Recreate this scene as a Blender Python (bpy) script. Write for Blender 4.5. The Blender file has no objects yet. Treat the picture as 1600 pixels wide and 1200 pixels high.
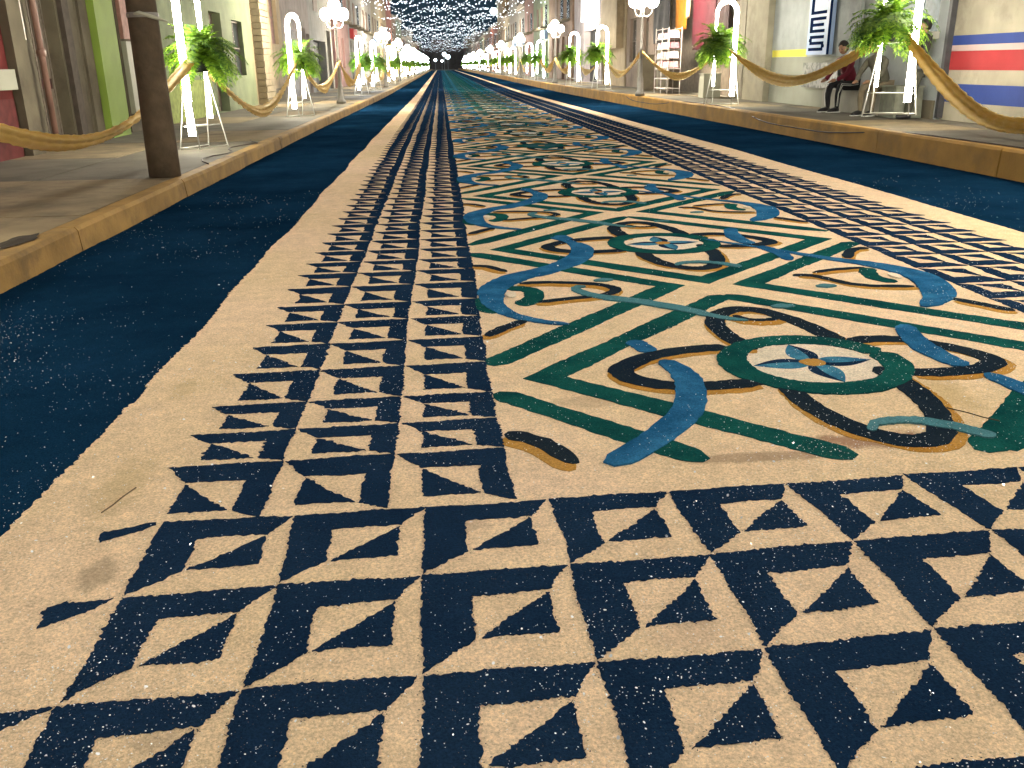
import bpy, bmesh, math, random
from mathutils import Vector, Matrix
random.seed(7)
rnd = random.random
def U(a, b): return a + (b - a) * rnd()
PI = math.pi
sc = bpy.context.scene
COL = sc.collection

# ------------------------------------------------------------------ camera
CAM_H = 1.3
cam_d = bpy.data.cameras.new('camera'); cam = bpy.data.objects.new('camera', cam_d); COL.objects.link(cam)
sc.camera = cam
def _camera():
    F, m, vx, vy = 1400.0, -0.015, -112.0, -498.0          # road's vanishing direction as seen by the lens
    yv = Vector((vx, vy, F)).normalized()
    up = Vector((m, -1, (vy - m * vx) / F)).normalized()
    rt = yv.cross(up)
    if rt.x < 0: rt = -rt
    cx = Vector((rt.x, yv.x, up.x)); cdn = Vector((rt.y, yv.y, up.y)); cf = Vector((rt.z, yv.z, up.z))
    M = Matrix((cx, -cdn, -cf)).transposed().to_4x4()
    M.translation = Vector((0, 0, CAM_H))
    cam.matrix_world = M
    cam_d.sensor_width = 36.0; cam_d.lens = 36.0 * F / 1600.0
    cam_d.clip_start = 0.05; cam_d.clip_end = 1500
_camera()

# ------------------------------------------------------------------ world, moonless night glow
w = bpy.data.worlds.new('World'); sc.world = w; w.use_nodes = True
wn = w.node_tree.nodes; wl = w.node_tree.links
bg = wn['Background']
tc = wn.new('ShaderNodeTexCoord'); nz = wn.new('ShaderNodeTexNoise'); nz.inputs['Scale'].default_value = 2.5
rp = wn.new('ShaderNodeValToRGB')
rp.color_ramp.elements[0].position = .3; rp.color_ramp.elements[0].color = (.008, .018, .032, 1)
rp.color_ramp.elements[1].position = .75; rp.color_ramp.elements[1].color = (.022, .045, .062, 1)
wl.new(tc.outputs['Generated'], nz.inputs['Vector']); wl.new(nz.outputs['Fac'], rp.inputs[0]); wl.new(rp.outputs[0], bg.inputs[0])
bg.inputs[1].default_value = 1.0
sun_d = bpy.data.lights.new('fill_glow', 'SUN'); sun_d.energy = 1.25; sun_d.angle = math.radians(70); sun_d.color = (1.0, .88, .74)
sun = bpy.data.objects.new('fill_glow', sun_d); COL.objects.link(sun); sun.rotation_euler = (math.radians(-22), math.radians(10), 0)  # wide warm sun added as even fill for the street
GLOBE_E, TUBE_E, BULB_E = 340.0, 60.0, 18.0
vs = sc.view_settings; vs.view_transform = 'Standard'; vs.look = 'None'; vs.exposure = 0.15; vs.gamma = 1.0; vs.use_curve_mapping = False
sc.cycles.use_denoising = True
sc.cycles.max_bounces = 5; sc.cycles.diffuse_bounces = 3; sc.cycles.glossy_bounces = 2; sc.cycles.transmission_bounces = 4
sc.cycles.sample_clamp_indirect = 4.0
sc.cycles.caustics_reflective = False; sc.cycles.caustics_refractive = False

# ------------------------------------------------------------------ materials
MATS = {}
def nodes_of(name):
    m = bpy.data.materials.new(name); m.use_nodes = True
    return m, m.node_tree.nodes, m.node_tree.links, m.node_tree.nodes['Principled BSDF']
def mat(name, col, rough=.75, scale=8., var=.25, bump=.15, bscale=60., metal=0., coat=0., dirt=None, spec=.3):
    """procedural: large tone variation, fine grain, bump; optional dirt colour in blotches"""
    if name in MATS: return MATS[name]
    m, N, L, b = nodes_of(name)
    tcn = N.new('ShaderNodeTexCoord')
    n1 = N.new('ShaderNodeTexNoise'); n1.inputs['Scale'].default_value = scale; n1.inputs['Detail'].default_value = 5
    L.new(tcn.outputs['Object'], n1.inputs['Vector'])
    r = N.new('ShaderNodeValToRGB')
    r.color_ramp.elements[0].position = .28; r.color_ramp.elements[1].position = .72
    lo = [c * (1 - var) for c in col]; hi = [min(1, c * (1 + var)) for c in col]
    r.color_ramp.elements[0].color = (*lo, 1); r.color_ramp.elements[1].color = (*hi, 1)
    L.new(n1.outputs['Fac'], r.inputs[0]); out = r.outputs[0]
    if dirt:
        n3 = N.new('ShaderNodeTexNoise'); n3.inputs['Scale'].default_value = scale * .35; n3.inputs['Detail'].default_value = 8; n3.inputs['Roughness'].default_value = .7
        L.new(tcn.outputs['Object'], n3.inputs['Vector'])
        r3 = N.new('ShaderNodeValToRGB'); r3.color_ramp.elements[0].position = .5; r3.color_ramp.elements[1].position = .72
        L.new(n3.outputs['Fac'], r3.inputs[0])
        mx = N.new('ShaderNodeMixRGB'); mx.inputs[2].default_value = (*dirt, 1)
        L.new(r3.outputs[0], mx.inputs[0]); L.new(out, mx.inputs[1]); out = mx.outputs[0]
    L.new(out, b.inputs['Base Color'])
    n2 = N.new('ShaderNodeTexNoise'); n2.inputs['Scale'].default_value = bscale; n2.inputs['Detail'].default_value = 4
    L.new(tcn.outputs['Object'], n2.inputs['Vector'])
    bp = N.new('ShaderNodeBump'); bp.inputs['Strength'].default_value = bump; bp.inputs['Distance'].default_value = .01
    L.new(n2.outputs['Fac'], bp.inputs['Height']); L.new(bp.outputs[0], b.inputs['Normal'])
    b.inputs['Roughness'].default_value = rough; b.inputs['Metallic'].default_value = metal
    b.inputs['Specular IOR Level'].default_value = spec
    if coat: b.inputs['Coat Weight'].default_value = coat
    MATS[name] = m; return m
def sawdust(name, col, col2, speck, speck_amt=.06, big=.6, stain=None):
    """dyed sawdust: blotchy tone, chips of another colour spilled over it, rough fibrous relief"""
    m, N, L, b = nodes_of(name)
    g = N.new('ShaderNodeNewGeometry'); P = g.outputs['Position']
    def noise(s, det=4, ro=.55):
        n = N.new('ShaderNodeTexNoise'); n.inputs['Scale'].default_value = s; n.inputs['Detail'].default_value = det; n.inputs['Roughness'].default_value = ro
        L.new(P, n.inputs['Vector']); return n.outputs['Fac']
    def ramp(src, a, b_, c0, c1):
        r = N.new('ShaderNodeValToRGB'); r.color_ramp.elements[0].position = a; r.color_ramp.elements[1].position = b_
        r.color_ramp.elements[0].color = (*c0, 1); r.color_ramp.elements[1].color = (*c1, 1); L.new(src, r.inputs[0]); return r.outputs[0]
    def mix(f, a, b_, mode='MIX'):
        x = N.new('ShaderNodeMixRGB'); x.blend_type = mode
        for i, v in ((0, f), (1, a), (2, b_)):
            if hasattr(v, 'is_output'): L.new(v, x.inputs[i])
            else: x.inputs[i].default_value = v if i == 0 else (*v, 1)
        return x.outputs[0]
    c = ramp(noise(big, 5, .6), .33, .68, col, col2)
    grain = ramp(noise(140, 3, .7), .3, .7, (.62,) * 3, (1.28,) * 3)
    c = mix(1.0, c, grain, 'MULTIPLY')
    med = ramp(noise(9, 6, .75), .35, .65, (.88,) * 3, (1.08,) * 3)
    c = mix(1.0, c, med, 'MULTIPLY')
    # spilled chips, thicker in patches
    v = N.new('ShaderNodeTexVoronoi'); v.inputs['Scale'].default_value = 190; L.new(P, v.inputs['Vector'])
    near = ramp(v.outputs['Distance'], .12, .26, (1, 1, 1), (0, 0, 0))
    sel = N.new('ShaderNodeSeparateColor'); L.new(v.outputs['Color'], sel.inputs[0])
    pick = ramp(sel.outputs[0], 1 - speck_amt * 2.2, 1 - speck_amt * 2.2 + .01, (0, 0, 0), (1, 1, 1))
    patch = ramp(noise(2.3, 3, .6), .42, .62, (.12,) * 3, (1,) * 3)
    f = mix(1.0, mix(1.0, near, pick, 'MULTIPLY'), patch, 'MULTIPLY')
    c = mix(f, c, speck)
    if stain:
        for (sx, sy, rx, ry, amt, scol) in stain:
            mp = N.new('ShaderNodeMapping'); mp.vector_type = 'POINT'
            mp.inputs['Location'].default_value = (-sx / rx, -sy / ry, 0); mp.inputs['Scale'].default_value = (1 / rx, 1 / ry, 0)
            L.new(P, mp.inputs['Vector'])
            ln = N.new('ShaderNodeVectorMath'); ln.operation = 'LENGTH'; L.new(mp.outputs[0], ln.inputs[0])
            ad = N.new('ShaderNodeMath'); ad.operation = 'MULTIPLY_ADD'; L.new(noise(14, 6, .7), ad.inputs[0]); ad.inputs[1].default_value = .9; L.new(ln.outputs['Value'], ad.inputs[2])
            rr = ramp(ad.outputs[0], .75, 1.35, (amt,) * 3, (0, 0, 0))
            c = mix(rr, c, scol)
    L.new(c, b.inputs['Base Color'])
    b.inputs['Roughness'].default_value = 1.0; b.inputs['Specular IOR Level'].default_value = .0
    mp2 = N.new('ShaderNodeMath'); mp2.operation = 'MULTIPLY_ADD'; L.new(noise(220, 3, .7), mp2.inputs[0]); mp2.inputs[1].default_value = .6; L.new(noise(28, 5, .7), mp2.inputs[2])
    bp = N.new('ShaderNodeBump'); bp.inputs['Strength'].default_value = .55; bp.inputs['Distance'].default_value = .012
    L.new(mp2.outputs[0], bp.inputs['Height']); L.new(bp.outputs[0], b.inputs['Normal'])
    MATS[name] = m; return m
def emis(name, col, strength):
    m, N, L, b = nodes_of(name)
    b.inputs['Base Color'].default_value = (.8, .8, .8, 1)
    b.inputs['Emission Color'].default_value = (*col, 1); b.inputs['Emission Strength'].default_value = strength
    b.inputs['Roughness'].default_value = .4
    MATS[name] = m; return m
def glassy(name, col, alpha=.3, rough=.15):
    m, N, L, b = nodes_of(name)
    b.inputs['Base Color'].default_value = (*col, 1); b.inputs['Alpha'].default_value = alpha; b.inputs['Roughness'].default_value = rough
    MATS[name] = m; return m

CREAM = sawdust('cream sawdust', (.77, .60, .375), (.87, .66, .475), (.03, .045, .09), .035, .55,
                stain=[(1.50, 2.86, .52, .16, .75, (.26, .13, .085)), (1.05, 2.76, .6, .10, .55, (.24, .15, .10)),
                       (.55, 3.35, .35, .14, .35, (.33, .23, .15)), (-.98, 2.2, .10, .22, .5, (.2, .16, .11)),
                       (1.18, 2.12, .16, .12, .6, (.20, .15, .09)), (-1.1, 2.75, .16, .5, .35, (.38, .30, .14)),
                       (2.0, 3.3, .22, .5, .35, (.42, .31, .12)), (1.72, 1.98, .13, .07, .45, (.16, .14, .13)), (.02, 2.38, .16, .10, .35, (.30, .22, .18)), (-.62, 1.52, .12, .07, .35, (.22, .18, .14)), (.55, 1.78, .2, .14, .22, (.34, .24, .20)), (-1.15, 3.7, .1, .35, .3, (.42, .31, .14)), (2.35, 1.75, .10, .2, .4, (.14, .13, .13))])
NAVY = sawdust('navy sawdust', (.007, .022, .056), (.013, .033, .074), (.42, .31, .20), .05, 1.2)
BLUEBED = sawdust('deep blue sawdust', (.003, .017, .042), (.007, .033, .078), (.30, .32, .34), .012, .9)
GREEN = sawdust('green sawdust', (.005, .048, .054), (.011, .10, .090), (.40, .34, .2), .05, 3.5)
BLUE = sawdust('blue sawdust', (.012, .085, .21), (.032, .16, .33), (.35, .33, .27), .05, 4.5)
TEAL = sawdust('pale teal sawdust', (.06, .19, .24), (.09, .24, .28), (.45, .38, .25), .06, 2.)
PETAL = sawdust('petal blue sawdust', (.02, .12, .25), (.07, .26, .38), (.35, .33, .27), .04, 9.)
INK = sawdust('ink sawdust', (.010, .020, .036), (.016, .026, .038), (.40, .28, .13), .06, 2.)
OCHRE = sawdust('ochre sawdust', (.46, .235, .045), (.52, .29, .08), (.12, .09, .05), .05, 2.)
WHITE = sawdust('pale sawdust', (.76, .66, .52), (.84, .74, .60), (.1, .1, .12), .03, 2.)
ASPHALT = mat('asphalt', (.05, .048, .045), .9, 3, .25, .5, 120)
CONC = mat('sidewalk concrete', (.25, .195, .115), .85, 2.2, .22, .35, 45, dirt=(.09, .075, .055))
CONC2 = mat('grey concrete', (.155, .14, .105), .85, 2.0, .2, .3, 45, dirt=(.07, .065, .05))
KERB_L = mat('faded ochre kerb paint', (.33, .20, .06), .75, 3, .3, .4, 35, dirt=(.11, .075, .04))
KERB_R = mat('ochre kerb paint', (.50, .27, .05), .7, 2.4, .22, .35, 35, dirt=(.24, .15, .06))
STEEL = mat('grey painted steel', (.30, .29, .27), .5, 6, .15, .1, 60, metal=.3)
WHITEP = mat('white painted steel', (.75, .75, .72), .45, 6, .08, .05, 60)
BLACKP = mat('black plastic', (.02, .02, .022), .5, 6, .2, .1, 60)
GLOBE = emis('lit opal globe', (1.0, .90, .72), GLOBE_E)
TUBE = emis('lit led tube', (1.0, .93, .78), TUBE_E)
TUBEC = emis('cold led tube', (.86, .93, 1.0), TUBE_E)
BULB = emis('cold led bulb', (.84, .94, 1.0), BULB_E)
CLEAR = glassy('clear acrylic', (.9, .92, .9), .22, .1)

# ------------------------------------------------------------------ mesh helpers
def link(name, me, material=None, parent=None):
    o = bpy.data.objects.new(name, me); COL.objects.link(o)
    if material is not None and len(me.materials) == 0: me.materials.append(material)
    if parent is not None: o.parent = parent
    return o
def mesh_of(name, verts, faces, material=None, smooth=False):
    me = bpy.data.meshes.new(name); me.from_pydata(verts, [], faces); me.update()
    if material is not None: me.materials.append(material)
    if smooth:
        for p in me.polygons: p.use_smooth = True
    return me
def empty(name, loc=(0, 0, 0), rz=0.):
    o = bpy.data.objects.new(name, None); COL.objects.link(o); o.location = loc; o.rotation_euler = (0, 0, rz); o.empty_display_size = .2
    return o
def tag(o, label=None, cat=None, group=None, kind=None):
    if label: o['label'] = label
    if cat: o['category'] = cat
    if group: o['group'] = group
    if kind: o['kind'] = kind
    return o
class MB:
    """collects shapes, builds one mesh"""
    def __init__(s): s.v = []; s.f = []
    def box(s, x0, x1, y0, y1, z0, z1, taper=0.):
        n = len(s.v); t = taper
        s.v += [(x0, y0, z0), (x1, y0, z0), (x1, y1, z0), (x0, y1, z0), (x0 + t, y0 + t, z1), (x1 - t, y0 + t, z1), (x1 - t, y1 - t, z1), (x0 + t, y1 - t, z1)]
        s.f += [(n + 3, n + 2, n + 1, n), (n + 4, n + 5, n + 6, n + 7), (n, n + 1, n + 5, n + 4), (n + 1, n + 2, n + 6, n + 5), (n + 2, n + 3, n + 7, n + 6), (n + 3, n, n + 4, n + 7)]
        return s
    def tube(s, pts, r, seg=8, caps=True):
        pts = [Vector(p) for p in pts]; n0 = len(s.v); k = len(pts)
        rr = r if isinstance(r, (list, tuple)) else [r] * k
        ref = None
        for i, p in enumerate(pts):
            d = (pts[min(i + 1, k - 1)] - pts[max(i - 1, 0)]).normalized()
            if ref is None: ref = Vector((0, 0, 1)) if abs(d.z) < .9 else Vector((1, 0, 0))
            a = d.cross(ref).normalized(); b = a.cross(d).normalized(); ref = b
            for j in range(seg):
                t = 2 * PI * j / seg
                s.v.append(tuple(p + a * math.cos(t) * rr[i] + b * math.sin(t) * rr[i]))
        for i in range(k - 1):
            for j in range(seg):
                j2 = (j + 1) % seg
                s.f.append((n0 + i * seg + j, n0 + i * seg + j2, n0 + (i + 1) * seg + j2, n0 + (i + 1) * seg + j))
        if caps:
            s.f.append(tuple(n0 + j for j in range(seg))[::-1]); s.f.append(tuple(n0 + (k - 1) * seg + j for j in range(seg)))
        return s
    def lathe(s, prof, cx=0, cy=0, seg=16):
        n0 = len(s.v); k = len(prof)
        for r, z in prof:
            for j in range(seg):
                t = 2 * PI * j / seg; s.v.append((cx + r * math.cos(t), cy + r * math.sin(t), z))
        for i in range(k - 1):
            for j in range(seg):
                j2 = (j + 1) % seg
                s.f.append((n0 + i * seg + j, n0 + i * seg + j2, n0 + (i + 1) * seg + j2, n0 + (i + 1) * seg + j))
        s.f.append(tuple(n0 + j for j in range(seg))[::-1]); s.f.append(tuple(n0 + (k - 1) * seg + j for j in range(seg)))
        return s
    def ball(s, c, r, seg=12, rings=8, sq=1.):
        prof = [(max(.0005, r * math.sin(PI * i / rings)), c[2] - r * sq * math.cos(PI * i / rings)) for i in range(rings + 1)]
        return s.lathe(prof, c[0], c[1], seg)
    def build(s, name, material, parent=None, smooth=False):
        return link(name, mesh_of(name, s.v, s.f, material, smooth), None, parent)

def smooth01(t): t = max(0., min(1., t)); return t * t * (3 - 2 * t)
def narrow(Y): return 1 - .105 * smooth01((Y - 11) / 38.)      # the street narrows a little beyond the first houses
def wp(x, y): return (x * narrow(y), y)

# ================================================================== SETTING: ground, road, kerbs, sidewalks
def sheet(name, x0, x1, ys, z, material, parent=None, warp=True, kind='structure'):
    v = []; f = []
    for i, y in enumerate(ys):
        for x in (x0, x1):
            X = x * narrow(y) if warp else x
            v.append((X, y, z))
        if i: n = 2 * i; f.append((n - 2, n - 1, n + 1, n))
    o = link(name, mesh_of(name, v, f, material), None, parent)
    if parent is None: tag(o, kind=kind)
    return o
sheet('ground', -400, 400, [-60, 700], -.05, mat('dark ground', (.06, .055, .05), .9, 1, .2, .2, 20), warp=False)
YS = [-14, 0, 8, 11] + [11 + 2 * i for i in range(1, 22)] + [60, 100, 160, 230, 320]
sheet('road', -2.95, 6.5, YS, 0.0, ASPHALT)

KL, KR = -2.78, 6.30          # kerb faces
HL, HR = .19, .33             # kerb heights
def kerb(name, label, X, h, side, material, conc, xout, slab_lab):
    root = empty(name); tag(root, kind='structure')
    # kerb stones, each its own piece near by
    y = -8.; i = 0
    while y < 300:
        ln = 3.0 if y < 60 else 60.
        ya, yb = y + .006, y + ln - .006
        if y >= 60: ya, yb = y, y + ln
        v = []; n = 6 if y < 60 else 2
        jit = U(-.006, .006)
        for k in range(n + 1):
            yy = ya + (yb - ya) * k / n
            xf = X * narrow(yy) + jit * side
            wob = .006 * math.sin(yy * 2.3 + X) + .004 * math.sin(yy * 7.1)
            xb = xf + side * .17
            v += [(xf - side * .012, yy, -.02), (xf + wob * side, yy, h - .03), (xf + side * (.022 + wob), yy, h), (xb, yy, h - .004), (xb, yy, -.02)]
        f = []
        for k in range(n):
            for j in range(4):
                a = 5 * k + j; f.append((a, a + 1, a + 6, a + 5))
        f.append((0, 1, 2, 3, 4)); f.append(tuple(5 * n + j for j in range(5)))
        o = link('kerb_stone', mesh_of('kerb_stone', v, f, material), None, root)
        y += ln
    return root
kerb('kerb', '', KL, HL, -1, KERB_L, CONC, -6, '')
kerb('kerb', '', KR, HR, 1, KERB_R, CONC, 9, '')
def sidewalk(X, h, side, width, conc_list, step):
    root = empty('sidewalk'); tag(root, kind='structure')
    y = -8.; i = 0
    while y < 300:
        ln = step if y < 60 else 60.
        for r in range(2 if y < 60 else 1):
            w0, w1 = (0, .46) if r == 0 else (.46, 1)
            if y >= 60: w0, w1 = 0, 1
            g = .008 if y < 60 else 0
            dz = U(-.006, .004) if y < 60 else 0
            v = []
            for yy in (y + g, y + ln - g):
                x0 = X * narrow(yy) + side * .172
                xa = x0 + side * (width * w0 + g); xb = x0 + side * (width * w1 - g)
                v += [(xa, yy, -.02), (xb, yy, -.02), (xb, yy, h - .006 + dz), (xa, yy, h - .006 + dz)]
            f = [(3, 2, 6, 7), (0, 3, 7, 4), (1, 2, 6, 5), (0, 1, 2, 3), (4, 5, 6, 7)]
            link('paving_slab', mesh_of('paving_slab', v, f, conc_list[(i + r) % len(conc_list)] if y > 10 else conc_list[0]), None, root)
        y += ln; i += 1
    # joints' bed
    v = []; f = []
    for k, yy in enumerate(YS):
        x0 = X * narrow(yy) + side * .172; v += [(x0, yy, h - .03), (x0 + side * (width + 1.2), yy, h - .03)]
        if k: f.append((2 * k - 2, 2 * k - 1, 2 * k + 1, 2 * k))
    link('mortar_bed', mesh_of('mortar_bed', v, f, mat('joint mortar', (.10, .09, .075), .9)), None, root)
sidewalk(KL, HL, -1, 3.2, [CONC, CONC2, CONC2], 2.6)
sidewalk(KR, HR, 1, 3.0, [CONC2, CONC2, CONC], 2.6)

# ================================================================== THE SAWDUST CARPET
Y_END = 258.
carpet = empty('sawdust_carpet')
tag(carpet, 'long patterned sawdust carpet in cream, navy, green and blue laid down the street', 'carpet')
def dens(y): return .0075 if y < 2.2 else .011 if y < 4 else .022 if y < 7 else .06 if y < 14 else 9.
def ragged(poly, y, amp=None):
    """straight outline -> crumbly sawdust outline"""
    d = dens(y); out = []
    if d > 1: return list(poly)
    a = amp if amp is not None else (.0026 if y < 3 else .0034 if y < 7 else .006)
    n = len(poly); ph = U(0, 9)
    for i in range(n):
        p, q = Vector(poly[i]), Vector(poly[(i + 1) % n]); L = (q - p).length
        k = max(1, int(L / d)); nn = Vector((-(q - p).y, (q - p).x)).normalized() if L > 1e-6 else Vector((0, 0))
        lowa = U(-.006, .006)
        for j in range(k):
            t = j / k; c = p.lerp(q, t)
            e = min(t, 1 - t) * 4
            off = random.gauss(0, a) + lowa * math.sin(PI * t) + .0022 * math.sin(t * L * 23 + ph) * min(1, e)
            if rnd() < .015: off += random.choice((-1, 1)) * a * 2
            c = c + nn * off; out.append((c.x, c.y))
    return out
def flat(name, poly, z, material, parent=carpet, low=.0095, y=None, mb=None):
    """raised patch of sawdust with sloping crumbly rim"""
    n = len(poly); yy = (y if y is not None else poly[0][1]); z += thick(yy)
    pts = [wp(*p) for p in poly]
    for p in pts: stray(p, .0112, material, yy)
    v = [(a, b, z) for a, b in pts]
    f = [tuple(range(n))]
    if True:
        v += [(a, b, low) for a, b in pts]
        f += [(i, n + i, n + (i + 1) % n, (i + 1) % n) for i in range(n)]
    if mb is not None:
        k = len(mb.v); mb.v += v; mb.f += [tuple(a + k for a in ff) for ff in f]; return None
    return link(name, mesh_of(name, v, f, material), None, parent)
# blue beds at both sides and the cream ground
def bed(name, xa, xb, z, material, ya=-1.0, yb=Y_END, ragl=True, ragr=True):
    ys = []; y = ya
    while y < yb: ys.append(y); y += .014 if (1.2 < y < 6) else (.05 if y < 16 else 1.5 if y < 60 else 12)
    ys.append(yb)
    v = []; f = []
    for i, y in enumerate(ys):
        r = .004 if y < 16 else 0
        lo = .012 * math.sin(y * 1.7) + .008 * math.sin(y * 4.1 + 1) + (.018 if 3.55 < y < 3.75 else 0)
        x0 = xa + (random.gauss(0, r) + lo if ragl else 0); x1 = xb + (random.gauss(0, r) + .012 * math.sin(y * 1.3 + 2) if ragr else 0)
        s = narrow(y); v += [(x0 * s, y, 0), (x0 * s, y, z), (x1 * s, y, z), (x1 * s, y, 0)]
        if i:
            n = 4 * i; f += [(n - 4, n - 3, n + 1, n), (n - 3, n - 2, n + 2, n + 1), (n - 2, n - 1, n + 3, n + 2)]
    return link(name, mesh_of(name, v, f, material), None, carpet)
bed('blue_side_strip', KL + .02, -1.25, .006, BLUEBED, ragl=True, ragr=False)
bed('blue_side_strip', 4.40, KR - .02, .006, BLUEBED, ragl=False, ragr=True)
bed('cream_ground', -1.325, 4.49, .010, CREAM)

ZM = .0128
def thick(y): return .0055 * smooth01((y - 5) / 16.)
CHIPS = {}
def stray(pt, z, material, y):
    if y < 5.2 and rnd() < (.8 if y < 3 else .4): CHIPS.setdefault(material.name, []).append((pt[0] + random.gauss(0, .006), pt[1] + random.gauss(0, .007), z + .0006))
NCH = [0]
far_mb = MB()
def cell(c00, c10, c11, c01, flip=False, turn=False):
    """one stencil square: navy chevron with a cream triangle window and a small navy triangle. corners near-left, near-right, far-right, far-left"""
    c00, c10, c11, c01 = [Vector(c) for c in (c00, c10, c11, c01)]
    j = lambda a=.007: U(-a, a)
    def q(u, v):
        if flip: u = 1 - u
        if turn: v = 1 - v
        a = c00.lerp(c10, u); b = c01.lerp(c11, u); p = a.lerp(b, v); return (p.x, p.y)
    y = (c00.y + c11.y) / 2
    side = flip or turn
    a0, a1 = ((.25, .73) if side else (.31, .79)); b0, b1 = ((.17, .67) if side else (.29, .73))
    a0 += j(.012); a1 += j(.012); b0 += j(.012); b1 += j(.012)
    chev = [q(.005 + j(), .02 + j()), q(.0 + j(), 1 + j()), q(.985 + j(.012), .995 + j()), q(a1 + .035, b1 + .015), q(a0 + j(), b1 + j()), q(a0 + j(), b0 - .02)]
    tri = [q(a0 + .035, b0 - .01 + j()), q(a1 + .025 + j(), b0 + j()), q(a1 + .02, b1 - .015 + j())]
    if NCH[0] < 298:
        NCH[0] += 1
        flat('navy_chevron', ragged(chev, y), ZM, NAVY, y=y); flat('navy_triangle', ragged(tri, y), ZM, NAVY, y=y)
    else:
        flat('', ragged(chev, y), ZM, NAVY, y=y, mb=far_mb); flat('', ragged(tri, y), ZM, NAVY, y=y, mb=far_mb)
# near cross border: measured grid of corners (columns left to right, rows far to near)
cols = {0: [(-.889, 2.481), (-.498, 2.484), (-.099, 2.499), (.285, 2.516), (.674, 2.529), (1.06, 2.545), (1.468, 2.572), (1.868, 2.588), (2.27, 2.60), (2.66, 2.61)],
        1: [(-.879, 2.074), (-.482, 2.096), (-.101, 2.106), (.301, 2.124), (.693, 2.135), (1.117, 2.165), (1.54, 2.19), (1.93, 2.20), (2.32, 2.21), (2.7, 2.22)],
        2: [(-.878, 1.656), (-.49, 1.672), (-.093, 1.685), (.307, 1.695), (.70, 1.71), (1.128, 1.745), (1.55, 1.765), (1.94, 1.78), (2.33, 1.79), (2.72, 1.80)],
        3: [(-.878, 1.24), (-.49, 1.26), (-.093, 1.275), (.307, 1.285), (.71, 1.30), (1.13, 1.33), (1.55, 1.35), (1.95, 1.36), (2.34, 1.37), (2.73, 1.38)],
        4: [(-.878, .84), (-.49, .85), (-.093, .865), (.307, .875), (.71, .89), (1.13, .92), (1.55, .94), (1.95, .95), (2.34, .96), (2.73, .97)]}
for r in range(4):
    for c in range(9):
        if r == 3 and c > 7: continue
        cell(cols[r + 1][c], cols[r + 1][c + 1], cols[r][c + 1], cols[r][c])
# scraps of the stencil's next column
flat('navy_scrap', ragged([(-1.055, 2.43), (-.925, 2.485), (-.905, 2.47), (-1.04, 2.375)], 2.4), ZM, NAVY, y=2.4)
flat('navy_scrap', ragged([(-1.06, 2.03), (-1.02, 2.065), (-.895, 2.073), (-.93, 2.03), (-1.04, 1.955)], 2.), ZM, NAVY, y=2.)
flat('navy_scrap', ragged([(-1.25, 1.50), (-1.22, 1.62), (-.885, 1.652), (-1.0, 1.56)], 1.6), ZM, NAVY, y=1.6)
# side borders
rows = [2.52, 2.934, 3.225, 3.517, 3.923, 4.33, 4.728, 5.107, 5.545, 5.936, 6.30]
while rows[-1] < Y_END - 1: rows.append(rows[-1] + .40 + U(-.012, .012))
LC = [-.985, -.60, -.217, .165]
def lcx(i, y): return LC[i] + (.02 * smooth01((3.2 - y) / .8) if i == 3 else 0) + .006 * math.sin(y * 1.9 + i)
RC = [3.05, 3.42, 3.79, 4.16]
for k in range(len(rows) - 1):
    ya, yb = rows[k], rows[k + 1]
    sk = .05
    for i in range(3):
        f = lambda i_, y: (lcx(i_, y), y + sk * (LC[i_] - 0.17) * (.9 if y < 20 else .5))
        cell(f(i, ya), f(i + 1, ya), f(i + 1, yb), f(i, yb), flip=True)
    if ya > 3.:
        for i in range(3):
            f = lambda i_, y: (RC[i_] + .006 * math.sin(y * 1.7 + i_), y + sk * (RC[i_] - 3.0))
            cell(f(i, ya), f(i + 1, ya), f(i + 1, yb), f(i, yb), turn=True)
tag(far_mb.build('distant_navy_squares', NAVY, carpet), kind='stuff')

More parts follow.
